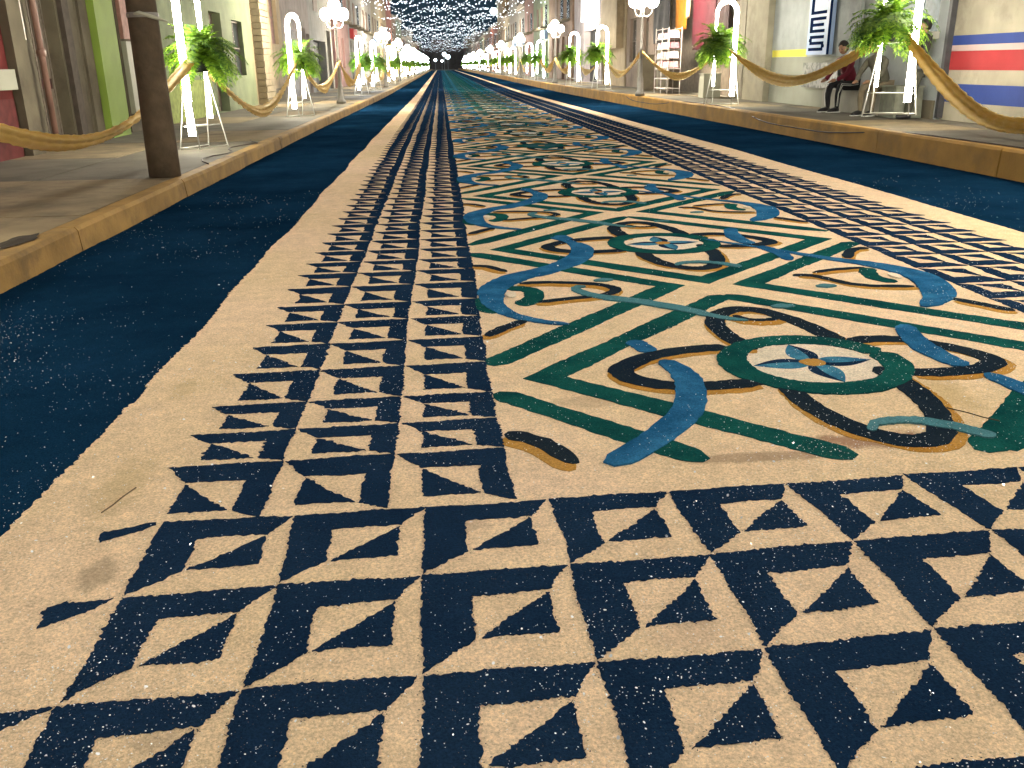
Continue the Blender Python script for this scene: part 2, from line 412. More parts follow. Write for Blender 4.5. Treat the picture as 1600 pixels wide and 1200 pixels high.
# ---- central panels: (colour, width, points) traced in metres, flower centre at (1.62, 3.72), one panel each 2.9 m
V0 = 2.715
ST = [
 ('green_band', GREEN, .138, [(.17, 3.87), (1.35, 5.27), (.16, 6.44)], 0),
 ('green_band', GREEN, .138, [(3.03, 6.46), (1.83, 5.26), (3.03, 4.04)], 0),
 ('green_band', GREEN, .138, [(1.598, 5.0), (.40, 3.67), (1.60, 2.50), (2.83, 3.72), (1.602, 5.0)], 0),
 ('green_band', GREEN, .125, [(.18, 3.50), (.86, 2.75)], 1),
 ('green_band', GREEN, .125, [(3.02, 3.45), (2.2, 2.72)], 1),
 ('green_band', GREEN, .11, [(2.18, 3.04), (2.0, 2.81), (1.93, 2.72)], 1),
 ('loop', INK, .106, [(1.31, 4.0), (1.2, 4.0), (1.0, 3.95), (.86, 3.86), (.75, 3.73), (.78, 3.60), (.9, 3.51), (1.06, 3.48), (1.31, 3.50)], 0),
 ('loop', INK, .106, [(1.92, 4.02), (2.04, 4.05), (2.17, 4.03), (2.31, 3.92), (2.41, 3.78), (2.43, 3.66), (2.32, 3.57), (2.16, 3.54), (1.97, 3.55)], 0),
 ('loop', INK, .106, [(1.43, 3.95), (1.38, 4.15), (1.37, 4.38), (1.42, 4.54), (1.51, 4.65), (1.6, 4.68), (1.72, 4.6), (1.83, 4.32), (1.88, 4.0)], 0),
 ('loop', INK, .106, [(1.41, 3.52), (1.40, 3.26), (1.45, 3.04), (1.54, 2.89), (1.64, 2.83), (1.75, 2.87), (1.83, 3.02), (1.88, 3.2), (1.90, 3.45), (1.88, 3.64)], 0),
 ('ring', GREEN, .130, [(1.63 + .36 * math.cos(t * PI / 10 + .3), 3.735 + .35 * math.sin(t * PI / 10 + .3)) for t in range(20)] + [(1.63 + .36 * math.cos(.29), 3.735 + .35 * math.sin(.29))], 0),
 ('curl', INK, .045, [(1.52, 4.56), (1.56, 4.48), (1.63, 4.45), (1.70, 4.46), (1.75, 4.50)], 0),
 ('blue_ribbon', BLUE, (.085, .125, .125, .11), [(.96, 3.84), (1.0, 3.72), (1.01, 3.60), (.98, 3.40), (.90, 3.19), (.78, 3.02), (.67, 2.89), (.52, 2.75)], 0),
 ('blue_ribbon', BLUE, .10, [(.885, 4.16), (.915, 4.06), (.935, 3.97)], 0),
 ('blue_ribbon', BLUE, (.10, .13, .10), [(2.32, 4.27), (2.26, 4.08), (2.23, 3.9), (2.24, 3.72), (2.27, 3.60)], 0),
 ('blue_ribbon', BLUE, (.08, .11, .09), [(2.30, 3.50), (2.33, 3.35), (2.35, 3.2), (2.33, 3.0)], 0),
 ('teal_ribbon', TEAL, (.03, .055, .075, .07), [(1.53, 2.93), (1.56, 2.99), (1.62, 3.02), (1.72, 3.02), (1.81, 2.97), (1.88, 2.91), (1.935, 2.83)], 0),
 ('teal_ribbon', TEAL, (.04, .06, .10, .10, .03), [(.83, 5.30), (.79, 5.32), (.765, 5.25), (.80, 5.15), (.87, 5.06), (.99, 4.97), (1.13, 4.87), (1.31, 4.69), (1.43, 4.53), (1.56, 4.44)], 0),
 ('teal_ribbon', TEAL, .085, [(1.78, 4.70), (1.91, 4.71)], 0),
 ('teal_ribbon', TEAL, .085, [(.91, 5.46), (1.03, 5.48)], 0),
 ('green_swirl', GREEN, .12, [(.36, 5.30), (.42, 5.33), (.49, 5.26), (.50, 5.12), (.45, 4.99), (.38, 4.95)], 0),
 ('green_swirl', GREEN, .08, [(.19, 5.12), (.185, 4.95), (.20, 4.84), (.27, 4.78)], 0),
 ('blue_ribbon', BLUE, (.06, .10, .10, .10, .19, .17, .08, .04), [(.82, 6.98), (.90, 6.85), (.955, 6.68), (.955, 6.46), (.87, 6.18), (.66, 5.86), (.40, 5.58), (.27, 5.33), (.245, 5.10), (.27, 4.87), (.36, 4.68), (.49, 4.56), (.62, 4.49)], 0),
 ('loop', INK, .065, [(.44, 5.45), (.62, 5.46), (.86, 5.39), (.97, 5.31), (1.0, 5.20), (.9, 5.09), (.69, 5.03), (.51, 4.97)], 0),
 ('curl', INK, .065, [(.16, 6.02), (.27, 5.97), (.38, 5.80)], 0),
 ('curl', INK, .075, [(.18, 4.33), (.29, 4.48), (.40, 4.60)], 0),
 ('curl', INK, .085, [(.19, 3.06), (.31, 2.96), (.41, 2.77)], 1),
 ('green_swirl', GREEN, .11, [(2.74, 5.58), (2.68, 5.46), (2.66, 5.30), (2.73, 5.18)], 0),
 ('blue_ribbon', BLUE, (.03, .04, .06, .10, .20, .20, .09), [(1.95, 6.75), (2.18, 6.47), (2.36, 6.24), (2.59, 5.93), (2.78, 5.72), (2.90, 5.52), (2.945, 5.3), (2.90, 5.05), (2.79, 4.80), (2.60, 4.60)], 0),
 ('loop', INK, .065, [(2.78, 5.06), (2.56, 5.10), (2.43, 5.18), (2.37, 5.29), (2.29, 5.42), (2.18, 5.44)], 0),
 ('curl', INK, .06, [(2.34, 5.50), (2.51, 5.57), (2.72, 5.60)], 0),
 ('teal_ribbon', TEAL, .085, [(2.21, 5.13), (2.33, 5.14)], 0),
 ('curl', INK, .08, [(2.74, 5.90), (2.84, 6.10), (2.93, 6.20), (3.03, 6.23)], 0),
 ('curl', INK, .075, [(2.85, 4.75), (2.94, 4.61), (3.03, 4.46)], 0),
]
DTEAL = sawdust('cool light teal', (.02, .075, .10), (.03, .095, .12), (.3, .3, .25), .04, 2.)
OC_OFF = {'loop': -.05, 'curl': -.04}
def catmull(P, n=6):
    if len(P) < 3 or len(P) == 5 and P[0][0] == 1.598: return P
    out = []
    for i in range(len(P) - 1):
        p0 = P[max(i - 1, 0)]; p1 = P[i]; p2 = P[i + 1]; p3 = P[min(i + 2, len(P) - 1)]
        for k in range(n):
            t = k / n
            out.append(tuple(.5 * (2 * p1[a] + (p2[a] - p0[a]) * t + (2 * p0[a] - 5 * p1[a] + 4 * p2[a] - p3[a]) * t * t + (3 * p1[a] - p0[a] - 3 * p2[a] + p3[a]) * t ** 3) for a in (0, 1)))
    out.append(P[-1]); return out
def resample(P, d):
    out = [P[0]]
    for i in range(len(P) - 1):
        a, b = Vector(P[i]), Vector(P[i + 1]); k = max(1, int((b - a).length / d))
        for j in range(1, k + 1): c = a.lerp(b, j / k); out.append((c.x, c.y))
    return out
def ribbon(name, P, width, z, material, parent=carpet, mb=None, y=None, taper=True):
    """band of sawdust along a path; sharp corners are mitred"""
    y = P[0][1] if y is None else y
    d = min(dens(y), .4); am = 0 if d > .3 else (.0028 if y < 7 else .005)
    n = len(P); v = []; f = []
    for i, p in enumerate(P):
        p = Vector(p); a = Vector(P[max(i - 1, 0)]); b = Vector(P[min(i + 1, n - 1)])
        d1 = (p - a).normalized() if i else (b - p).normalized(); d2 = (b - p).normalized() if i < n - 1 else d1
        t = (d1 + d2); t = t.normalized() if t.length > .05 else d1
        nn = Vector((-t.y, t.x)); c = max(.45, nn.dot(Vector((-d1.y, d1.x))))
        s = i / (n - 1)
        if isinstance(width, tuple):
            x = s * (len(width) - 1); k = min(int(x), len(width) - 2); wd = width[k] + (width[k + 1] - width[k]) * (x - k)
        else: wd = width * (1 + .06 * math.sin(i * .21 + y))
        if taper: wd *= min(1, .35 + min(i, n - 1 - i) * .3)
        h = wd / 2 / c
        l = p + nn * (h + random.gauss(0, am)); r = p - nn * (h + random.gauss(0, am))
        zz = z + i * 3e-6 + thick(y)
        l = wp(l.x, l.y); r = wp(r.x, r.y)
        stray(l, .0112, material, y); stray(r, .0112, material, y)
        v += [(l[0], l[1], .0095), (l[0], l[1], zz), (r[0], r[1], zz), (r[0], r[1], .0095)]
        if i:
            k = 4 * i; f += [(k - 3, k - 2, k + 2, k + 1)]
            if True: f += [(k - 4, k - 3, k + 1, k), (k - 2, k - 1, k + 3, k + 2)]
    f += [(0, 1, 2, 3), tuple(4 * (n - 1) + j for j in range(4))]
    if mb is not None:
        k = len(mb.v); mb.v += v; mb.f += [tuple(a + k for a in ff) for ff in f]; return None
    return link(name, mesh_of(name, v, f, material), None, parent)
def clip_lo(P, lo):
    """keep the longest runs above y = lo"""
    runs = []; cur = []
    for p in P:
        if p[1] >= lo and .145 < p[0] < 3.06: cur.append(p)
        else:
            if len(cur) > 2: runs.append(cur)
            cur = []
    if len(cur) > 2: runs.append(cur)
    return runs
far = {}
fills = MB()
NPAN = int((Y_END - 4) / 2.9)
zi = 0
for k in range(NPAN):
    oy = 2.9 * k
    jx, jy = U(-.015, .015), U(-.02, .02)
    if k == 0: jx = jy = 0
    yc = 3.72 + oy
    for si, (nm, M, wd, P, only0) in enumerate(ST):
        if only0 and k: continue
        Q = [(x + jx, y + oy + jy) for x, y in (P if nm == 'green_band' else catmull(P))]
        Q = resample(Q, max(.009, min(dens(yc + 1), .4)) * (1.3 if nm == 'green_band' else 1))
        if nm == 'loop' and k < 18 and len(Q) > 3:
            C = Vector((sum(q[0] for q in Q) / len(Q), sum(q[1] for q in Q) / len(Q)))
        for Q in clip_lo(Q, V0 + (0 if k == 0 else -1)):
            base = {'green_band': .0125, 'ring': .0152, 'loop': .0143, 'curl': .0140, 'blue_ribbon': .0163, 'teal_ribbon': .0175, 'green_swirl': .0133}[nm]
            z = base + .000015 * si
            mb = None
            if k >= 8: mb = far.setdefault((M.name, nm), (MB(), M, nm))[0]
            ribbon(nm, Q, wd, z, M, mb=mb, y=yc - 1 if k == 0 else yc)
            if nm in ('loop', 'curl') and k < 14:
                # ochre sawdust outline laid along the near or outer side
                sgn = 1
                if nm == 'loop':
                    cx, cy = 1.62 + jx, yc
                O = []
                for q in Q:
                    O.append((q[0] + (-.018 if q[0] < 1.5 or nm == 'curl' else .02), q[1] - .052))
                O = [o for o in O if o[1] > V0]
                if len(O) > 3:
                    mbo = far.setdefault(('och', nm), (MB(), OCHRE, 'ochre_edge'))[0] if k >= 4 else None
                    ribbon('ochre_edge', O, .095, .0116 + .000015 * si, OCHRE, mb=mbo, y=yc)
    if k < 14:
        fx, fy = 1.625 + jx, 3.735 + oy + jy
        flat('pale_disc', [(fx + .30 * math.cos(t * PI / 14), fy + .29 * math.sin(t * PI / 14)) for t in range(28)], .0112, WHITE, y=yc, low=.0102)
        for ang, M in ((92, BLUE), (183, BLUE), (-83, BLUE), (2, BLUE)):
            a = math.radians(ang); L = .275; t = Vector((math.cos(a), math.sin(a))); nn = Vector((-t.y, t.x))
            top = [Vector((fx, fy)) + t * (L * s) + nn * (.068 * math.sin(PI * s ** .8)) for s in [i / 12 for i in range(1, 13)]]
            bot = [Vector((fx, fy)) + t * (L * s) - nn * (.068 * math.sin(PI * s ** .8)) for s in [i / 12 for i in range(11, 0, -1)]]
            pl = [(p.x, p.y) for p in top + bot]
            flat('petal', pl, .0122, PETAL, y=yc, low=.0098)
            pl2 = [tuple(Vector((fx, fy)) + (Vector(p) - Vector((fx, fy))) * .9 - nn * .02) for p in pl]
            if k < 3: flat('petal_navy_edge', [(p.x, p.y) for p in [Vector((fx, fy)) + t * (L * s) - nn * (.068 * math.sin(PI * s ** .8)) for s in [i / 12 for i in range(1, 13)]] + [Vector((fx, fy)) + t * (L * s) - nn * (.02 * math.sin(PI * s)) for s in [i / 12 for i in range(11, 1, -1)]]], .0130, NAVY, y=yc, low=.0098)  # navy sliver laid along one edge of each petal
        flat('flower_heart', ragged([(fx + .058 * math.cos(t * PI / 8), fy + .05 * math.sin(t * PI / 8)) for t in range(16)], yc), .0138, OCHRE, y=yc, low=.0098)
        for ex, ey in ((.365, 5.17), (2.80, 5.34)):
            flat('pale_eye', [(ex + jx + .032 * math.cos(t * PI / 8), ey + oy + jy + .075 * math.sin(t * PI / 8)) for t in range(16)], .0190, WHITE, y=yc, low=.0098)
    # blue and green fills put the far street's cool light into the colour
    if k >= 4:
        for (cx, cy, r) in ((1.62, 3.72, 1.0), (.35, 5.17, .62), (2.85, 5.17, .62), (1.62, 3.72, .55)):
            if rnd() < (k - 3) / 5:
                M = random.choice((GREEN, DTEAL, BLUEBED, DTEAL))
                a = r * U(.9, 1.2) ; cxx = min(max(cx, .17 + a * .5), 3.03 - a * .5)
                pl = [(cxx + jx - a * .8, cy + oy), (cxx + jx, cy + oy - a), (cxx + jx + a * .8, cy + oy), (cxx + jx, cy + oy + a)]
                pl = [(min(max(x, .17), 3.03), y) for x, y in pl]
                mb = far.setdefault(('fill' + M.name, 'f'), (MB(), M, 'distant_fill'))[0]
                flat('', pl, .0108 + .000004 * (k % 40) + r * .0003, M, y=30, mb=mb)
for key, (mb, M, nm) in far.items():
    tag(mb.build('distant_' + nm.replace('distant_', ''), M, carpet), kind='stuff')
print('chevrons', NCH[0])

for mname, L_ in CHIPS.items():
    mb = MB()
    for (x, y_, z) in L_:
        r = U(.0008, .0021); a = U(0, PI); c, s_ = math.cos(a) * r * 1.6, math.sin(a) * r * 1.6; k = len(mb.v)
        mb.v += [(x + c, y_ + s_, z), (x - s_ * .5, y_ + c * .5, z), (x - c, y_ - s_, z), (x + s_ * .5, y_ - c * .5, z)]; mb.f.append((k, k + 1, k + 2, k + 3))
    tag(mb.build('stray_sawdust', MATS[mname], carpet), kind='stuff')
# glitter strewn over the carpet: tilted flakes
FL = mat('silver glitter', (.9, .92, .95), .36, 5, .03, 0, 10, metal=1.0)
mb = MB()
def clump(x, y):
    return .5 + .5 * math.sin(x * 2.1 + 1.3 * math.sin(y * 1.7)) * math.cos(y * 2.6 + 1.1 * math.sin(x * 2.9 + .6))
cnt = 0
while cnt < 19000:
    y = 1.15 + 9 * rnd() ** 2.5; x = U(-2.7, 5.5)
    if abs(x - .3) > .25 + y * .75: continue
    c = clump(x, y)
    if rnd() > c ** 2 + .06 or (y > 5 and rnd() < .8): continue
    cnt += 1
    s = random.choice((.0009, .0012, .0017)) * (1 if rnd() < .97 else 2.3) * (1 + .10 * max(0, y - 2))
    # flakes lie at random tilts; those that happen to mirror a lamp glint
    X, Y = wp(x, y); P0 = Vector((X, Y, .026))
    nrm = Vector((random.gauss(0, .42), random.gauss(0, .42), 1)).normalized()
    a = nrm.orthogonal().normalized(); a.rotate(Matrix.Rotation(U(0, 6), 3, nrm)); b = nrm.cross(a)
    c0 = P0; n = len(mb.v)
    for t in range(5): mb.v.append(tuple(c0 + a * math.cos(t * 1.2566) * s * 1.3 + b * math.sin(t * 1.2566) * s))
    mb.f.append((n, n + 1, n + 2, n + 3, n + 4))
gl = mb.build('glitter_flakes', FL)
tag(gl, 'silver glitter flakes strewn over the sawdust carpet', 'glitter', kind='stuff')
# twigs lying on the cream
for (x, y, l, a, lab) in ((-1.06, 2.62, .17, 1.25, 'thin dark twig lying on the cream edge strip'), (1.96, 3.02, .19, 2.3, 'thin dark twig lying beside the teal ribbon end')):
    m_ = MB(); m_.tube([(x + math.cos(a) * l * t, y + math.sin(a) * l * t, .027 + .003 * math.sin(t * 5)) for t in (-.5, -.2, .1, .5)], .0022, 6)
    tag(m_.build('twig', mat('dry twig', (.09, .06, .035), .8)), lab, 'twig')

# ================================================================== DECORATION ALONG THE KERBS
ORD = ['nearest', 'second', 'third', 'fourth', 'fifth', 'sixth', 'seventh', 'eighth', 'ninth', 'tenth', 'eleventh', 'twelfth', 'thirteenth', 'fourteenth', 'fifteenth', 'sixteenth', 'seventeenth', 'eighteenth', 'nineteenth', 'twentieth', 'twenty first', 'twenty second', 'twenty third', 'twenty fourth', 'twenty fifth', 'twenty sixth', 'twenty seventh']
# --- fern
def fern_mesh(seed):
    random.seed(seed); v = []; f = []
    for i in range(120):
        az = U(0, 2 * PI); up = U(-.1, 1.35); L = U(.48, .74) if up < .9 else U(.4, .6)
        P = []; p = Vector((0, 0, .16)); d = Vector((math.cos(az) * math.cos(up), math.sin(az) * math.cos(up), math.sin(up)))
        for k in range(11):
            P.append(p.copy()); p = p + d * L / 10; d = (d + Vector((0, 0, -.20))).normalized()
        for k in range(10):
            t = k / 10; a, b = P[k], P[k + 1]; dd = (b - a).normalized(); side = dd.cross(Vector((0, 0, 1))).normalized()
            wl_ = .105 * math.sin(PI * min(1, .18 + t * .82)) + .012
            for s in (-1, 1):
                for q in (0, .5):
                    c = a.lerp(b, q); n = len(v); tip = c + side * s * wl_ + dd * .035 + Vector((0, 0, U(-.03, .012)))
                    v += [tuple(c), tuple(c + dd * .026 + side * s * wl_ * .4), tuple(tip), tuple(c - dd * .006 + side * s * wl_ * .45)]
                    f.append((n, n + 1, n + 2, n + 3))
    return mesh_of('fronds', v, f, FERN)
def leafmat(name, c1, c2):
    m, N, L, b = nodes_of(name)
    g = N.new('ShaderNodeNewGeometry'); r = N.new('ShaderNodeValToRGB'); r.color_ramp.elements[0].color = (*c1, 1); r.color_ramp.elements[1].color = (*c2, 1)
    L.new(g.outputs['Random Per Island'], r.inputs[0]); L.new(r.outputs[0], b.inputs['Base Color']); b.inputs['Roughness'].default_value = .55
    tr = N.new('ShaderNodeBsdfTranslucent'); L.new(r.outputs[0], tr.inputs[0]); mx = N.new('ShaderNodeMixShader'); mx.inputs[0].default_value = .35
    L.new(b.outputs[0], mx.inputs[1]); L.new(tr.outputs[0], mx.inputs[2]); L.new(mx.outputs[0], N['Material Output'].inputs[0])
    return m
FERN = leafmat('fern leaf', (.03, .11, .009), (.23, .38, .028))
FM = [fern_mesh(11), fern_mesh(12), fern_mesh(13)]
random.seed(99)
GAP = .25                     # half the distance between the arch's two legs
def arch_pts(r_bot, top, gap, short):
    """tall leg from r_bot up, over the arch, down to short"""
    P = [(0, -gap, r_bot + (top - gap - r_bot) * i / 6) for i in range(7)]
    P += [(0, -gap * math.cos(a), top - gap + gap * 1.0 * math.sin(a)) for a in [PI * i / 10 for i in range(1, 10)]]
    P += [(0, gap, top - gap - (top - gap - short) * i / 5) for i in range(6)]
    return P
def make_stand():
    root = empty('lit_arch_stand')
    m_ = MB(); AP = arch_pts(.20, 2.25, GAP, .42); m_.tube(AP, [.050 if i < 14 else .036 if i < 17 else .027 for i in range(len(AP))], 12); m_.build('led_arch', TUBE, root, True)
    for s in (-1, 1):                                     # splayed clear legs
        for t in (-1, 1):
            m_ = MB(); m_.tube([(s * .02, t * GAP, 1.05), (s * .17, t * (GAP + .10), 0.008)], .010, 6); m_.build('leg', CLEAR2, root)
    for A_, B_ in (((-.16, -GAP - .10, .03), (-.16, GAP + .10, .03)), ((.16, -GAP - .10, .03), (.16, GAP + .10, .03)), ((-.15, -GAP - .10, .03), (.15, -GAP - .10, .03)), ((-.10, GAP + .04, .33), (-.10, -GAP - .04, .33)), ((.10, GAP + .04, .33), (.10, -GAP - .04, .33))):
        m_ = MB(); m_.tube([A_, B_], .008, 6); m_.build('crossbar', CLEAR2, root)
    m_ = MB(); m_.box(-.16, .16, -GAP + .04, GAP - .04, 1.05, 1.065); m_.build('shelf', CLEAR2, root)
    m_ = MB(); m_.tube([(.0, -GAP, 1.28), (0, -GAP, 1.36)], .042, 10); m_.build('gold_bow', GOLD, root)
    return root
def make_fern(mi=0):
    root = empty('potted_fern')
    m_ = MB(); m_.lathe([(.085, 0), (.105, .02), (.135, .20), (.145, .205), (.145, .225), (.12, .225), (.11, .20)], 0, 0, 14); m_.build('pot', BLACKP, root, True)
    fr = link('fronds', FM[mi], None, root); fr.location = (0, 0, .04); fr.scale = (1, 1, 1)
    return root
CLEAR2 = mat('white wire frame', (.55, .55, .50), .4, 6, .1, 0, 30, metal=.2)
# gold cloth
def goldmat():
    m, N, L, b = nodes_of('gold cloth')
    tcn = N.new('ShaderNodeTexCoord'); wv = N.new('ShaderNodeTexWave'); wv.inputs['Scale'].default_value = 22; wv.inputs['Distortion'].default_value = 3; wv.inputs['Detail'].default_value = 3
    wv.bands_direction = 'Y'; L.new(tcn.outputs['Object'], wv.inputs['Vector'])
    r = N.new('ShaderNodeValToRGB'); r.color_ramp.elements[0].color = (.78, .50, .09, 1); r.color_ramp.elements[1].color = (1.0, .78, .26, 1)
    L.new(wv.outputs['Fac'], r.inputs[0]); L.new(r.outputs[0], b.inputs['Base Color']); b.inputs['Metallic'].default_value = .15; b.inputs['Roughness'].default_value = .42
    bp = N.new('ShaderNodeBump'); bp.inputs['Strength'].default_value = .5; bp.inputs['Distance'].default_value = .01; L.new(wv.outputs['Fac'], bp.inputs['Height']); L.new(bp.outputs[0], b.inputs['Normal'])
    b.inputs['Sheen Weight'].default_value = .3
    tr = N.new('ShaderNodeBsdfTranslucent'); L.new(r.outputs[0], tr.inputs[0]); mx = N.new('ShaderNodeMixShader'); mx.inputs[0].default_value = .4
    L.new(b.outputs[0], mx.inputs[1]); L.new(tr.outputs[0], mx.inputs[2]); L.new(mx.outputs[0], N['Material Output'].inputs[0])
    return m
GOLD = goldmat()
def swag(A, B, low, width, label, group, near):
    """gathered gold cloth hanging between A and B, lowest point at height low"""
    A, B = Vector(A), Vector(B); n = 150 if near else 14; mth = 13 if near else 5
    v = []; f = []; ph = U(0, 6)
    sag = (A.z + B.z) / 2 - low
    for i in range(n + 1):
        t = i / n; p = A.lerp(B, t); p.z -= sag * 4 * t * (1 - t) * (1 - .12 * math.cos(2 * PI * t))
        wd = width * (.22 + .78 * math.sin(PI * t) ** .55)
        d = (B - A); d.z = 0; d.normalize(); slope = -sag * 4 * (1 - 2 * t)
        tan = (d * (B - A).length + Vector((0, 0, slope + (B.z - A.z)))).normalized()
        side = Vector((d.y, -d.x, 0)); upv = side.cross(tan).normalized()
        if upv.z < 0: upv = -upv
        for j in range(mth):
            u = j / (mth - 1) - .5
            fold = .018 * math.sin(u * 15 + ph + 2.2 * t) + .008 * math.sin(u * 37 + 5 * t) + .010 * math.sin(t * 190 + u * 3)
            q = p + upv * (u * wd + .004 * math.sin(i * 1.9)) + side * (fold * (.3 + math.sin(PI * t)) + .05 * math.cos(u * PI) + u * .12 * math.sin(2 * PI * t + ph))
            v.append(tuple(q))
    for i in range(n):
        for j in range(mth - 1):
            a = i * mth + j; f.append((a, a + 1, a + mth + 1, a + mth))
    o = link('gold_swag', mesh_of('gold_swag', v, f, GOLD, True))
    md = o.modifiers.new('cloth', 'SOLIDIFY'); md.thickness = .004
    return tag(o, label, 'garland', group)
stand0 = make_stand(); fern0 = make_fern(0)
def copy_tree(o, parent=None):
    c = o.copy(); COL.objects.link(c); c.parent = parent
    for ch in o.children: copy_tree(ch, c)
    return c
# --- street lamp with globe cluster
def make_lamp():
    root = empty('street_lamp')
    m_ = MB(); m_.lathe([(.15, 0), (.15, .08), (.10, .14), (.085, .5), (.06, .6), (.05, 1.3), (.062, 1.34), (.045, 1.4), (.038, 2.35), (.06, 2.38), (.03, 2.46)], 0, 0, 12); m_.build('post', STEEL, root, True)
    for a in (0, 120, 240):
        c, s = math.cos(math.radians(a + 20)), math.sin(math.radians(a + 20))
        m_ = MB(); m_.tube([(c * r, s * r, z) for r, z in ((0, 2.30), (.12, 2.24), (.24, 2.28), (.30, 2.38), (.30, 2.46))], .016, 8)
        m_.lathe([(.02, 2.44), (.07, 2.46), (.075, 2.49)], c * .30, s * .30, 10); arm = m_.build('arm', STEEL, root, True)
        m_ = MB(); m_.ball((c * .30, s * .30, 2.66), .185, 16, 10); m_.build('globe', GLOBE, root, True)
    m_ = MB(); m_.ball((0, 0, 2.90), .185, 16, 10); m_.build('globe', GLOBE, root, True)
    m_ = MB(); m_.tube([(0, 0, 2.4), (0, 0, 2.72)], .02, 8); m_.build('finial', STEEL, root)
    return root
lamp0 = make_lamp()
first = {'s': True, 'f': True, 'l': True}
def place_stand(x, y, z, side, idx, cold=False, s=1.0):
    st = stand0 if first['s'] else copy_tree(stand0); first['s'] = False
    st.location = (x, y, z); st.rotation_euler = (0, 0, U(-.06, .06) + (PI / 2 if side < 0 else -PI / 2) * 0 + (.75 if side > 0 else -.35)); st.scale = (1, 1, s)
    sd = 'left' if side < 0 else 'right'
    extra = {('left', 0): 'just outside the view', ('left', 1): 'behind the stout brown pole', ('left', 2): 'beside the ribbed grey column', ('right', 1): 'in front of the seated people', ('right', 2): 'in front of the cream pilaster'}
    if idx < 10: lab = '%s lit white tube arch on the %s sidewalk%s' % (ORD[idx], sd, ', ' + extra[(sd, idx)] if (sd, idx) in extra else ' counted from the camera')
    else: lab = 'small lit tube arch far down the %s sidewalk' % sd
    tag(st, lab, 'light arch', 'lit arch stands along the kerbs')
    if cold:
        for c in st.children:
            if c.name.startswith('led_arch'):
                me = c.data.copy(); me.materials[0] = TUBEC; c.data = me
    fe = fern0 if first['f'] else copy_tree(fern0); first['f'] = False
    ro = st.rotation_euler.z; fe.location = (x - math.sin(ro) * .16, y + math.cos(ro) * .16, z + 1.067); fe.rotation_euler = (0, 0, U(0, 6)); fs = U(1.08, 1.24)
    for c in fe.children:
        if c.name.startswith('fronds'): c.data = FM[idx % 3]; c.scale = (fs,) * 3
    if idx < 10: lab = 'green potted fern in the %s arch of the %s sidewalk' % (ORD[idx], sd)
    else: lab = 'small green fern in a far arch on the %s sidewalk' % sd
    tag(fe, lab, 'fern', 'potted ferns in the arches')
    return Vector((x, y, z + 1.28))
def place_lamp(x, y, z, side, idx):
    l = lamp0 if first['l'] else copy_tree(lamp0); first['l'] = False
    l.location = (x, y, z); l.rotation_euler = (0, 0, U(0, 6))
    sd = 'left' if side < 0 else 'right'
    lab = ('%s street lamp with cluster of glowing globes on the %s kerb' % (ORD[idx], sd)) if idx < 8 else 'far globe street lamp on the %s kerb' % sd
    tag(l, lab, 'street lamp', 'globe street lamps')
    return Vector((x, y, z + 1.28))
# left line
seqL = [('s', -3.5, -1.5), ('s', -3.8, 5.7), ('s', -3.52, 13.95), ('s', -3.36, 22.6), ('l', -3.22, 30.5), ('s', -3.3, 39.5), ('s', -3.2, 46.5), ('l', -3.05, 53.0)]
seqR = [('s', 7.3, -2.0), ('l', 7.4, 5.4), ('s', 7.3, 8.4), ('s', 6.9, 14.0), ('s', 6.55, 21.6), ('l', 6.05, 28.4), ('s', 6.12, 35.8), ('s', 6.0, 42.5), ('l', 5.98, 49.5)]  # its first lamp is added out of view to brighten the carpet
for seq, xs in ((seqL, -3.15), (seqR, 5.95)):
    y = seq[-1][2] + 7
    k = 0
    while y < 250:
        seq.append((('s', 's', 'l')[k % 3], xs + U(-.05, .05), y)); y += 7.0 + (0 if y < 110 else 2.5); k += 1
seqL.insert(0, ('l', -3.4, -6.5));  # unseen lamp added behind the camera to light the foreground
for side, seq, h in ((-1, seqL, HL), (1, seqR, HR)):
    si = li = 0; prev = None; gi = 0
    for kind, x, y in seq:
        if y < 0:
            if kind == 'l': p = place_lamp(x, y, h, side, 11); continue
        sd = 'left' if side < 0 else 'right'
        if kind == 's':
            p = place_stand(x, y, h + (.14 if side > 0 and y > 10 and y < 16 else 0.0), side, si, cold=(side < 0 and y > 35 and y < 60 or y > 110 or (side > 0 and 55 < y < 75)), s=1.0 if y > 12 or side > 0 else 1.0); si += 1
        else: p = place_lamp(x, y, h, side, li); li += 1
        if prev is not None:
            low = h + (.52 if y < 16 else .62 if y < 40 else .6)
            if side > 0 and 9 < y < 16: low = .62
            if side > 0 and 16 < y < 60: low = 1.0
            if side < 0 and 16 < y < 30: low = .62
            q = prev.copy()
            lab = ('%s gold cloth swag along the %s sidewalk counted from the camera' % (ORD[gi], sd)) if gi < 10 else 'far gold cloth swag on the %s sidewalk' % sd
            swag(q, p, low, .15 if side < 0 and y < 16 else .20 if y < 30 else .24, lab, 'gold cloth swags', y < 40); gi += 1
        prev = p

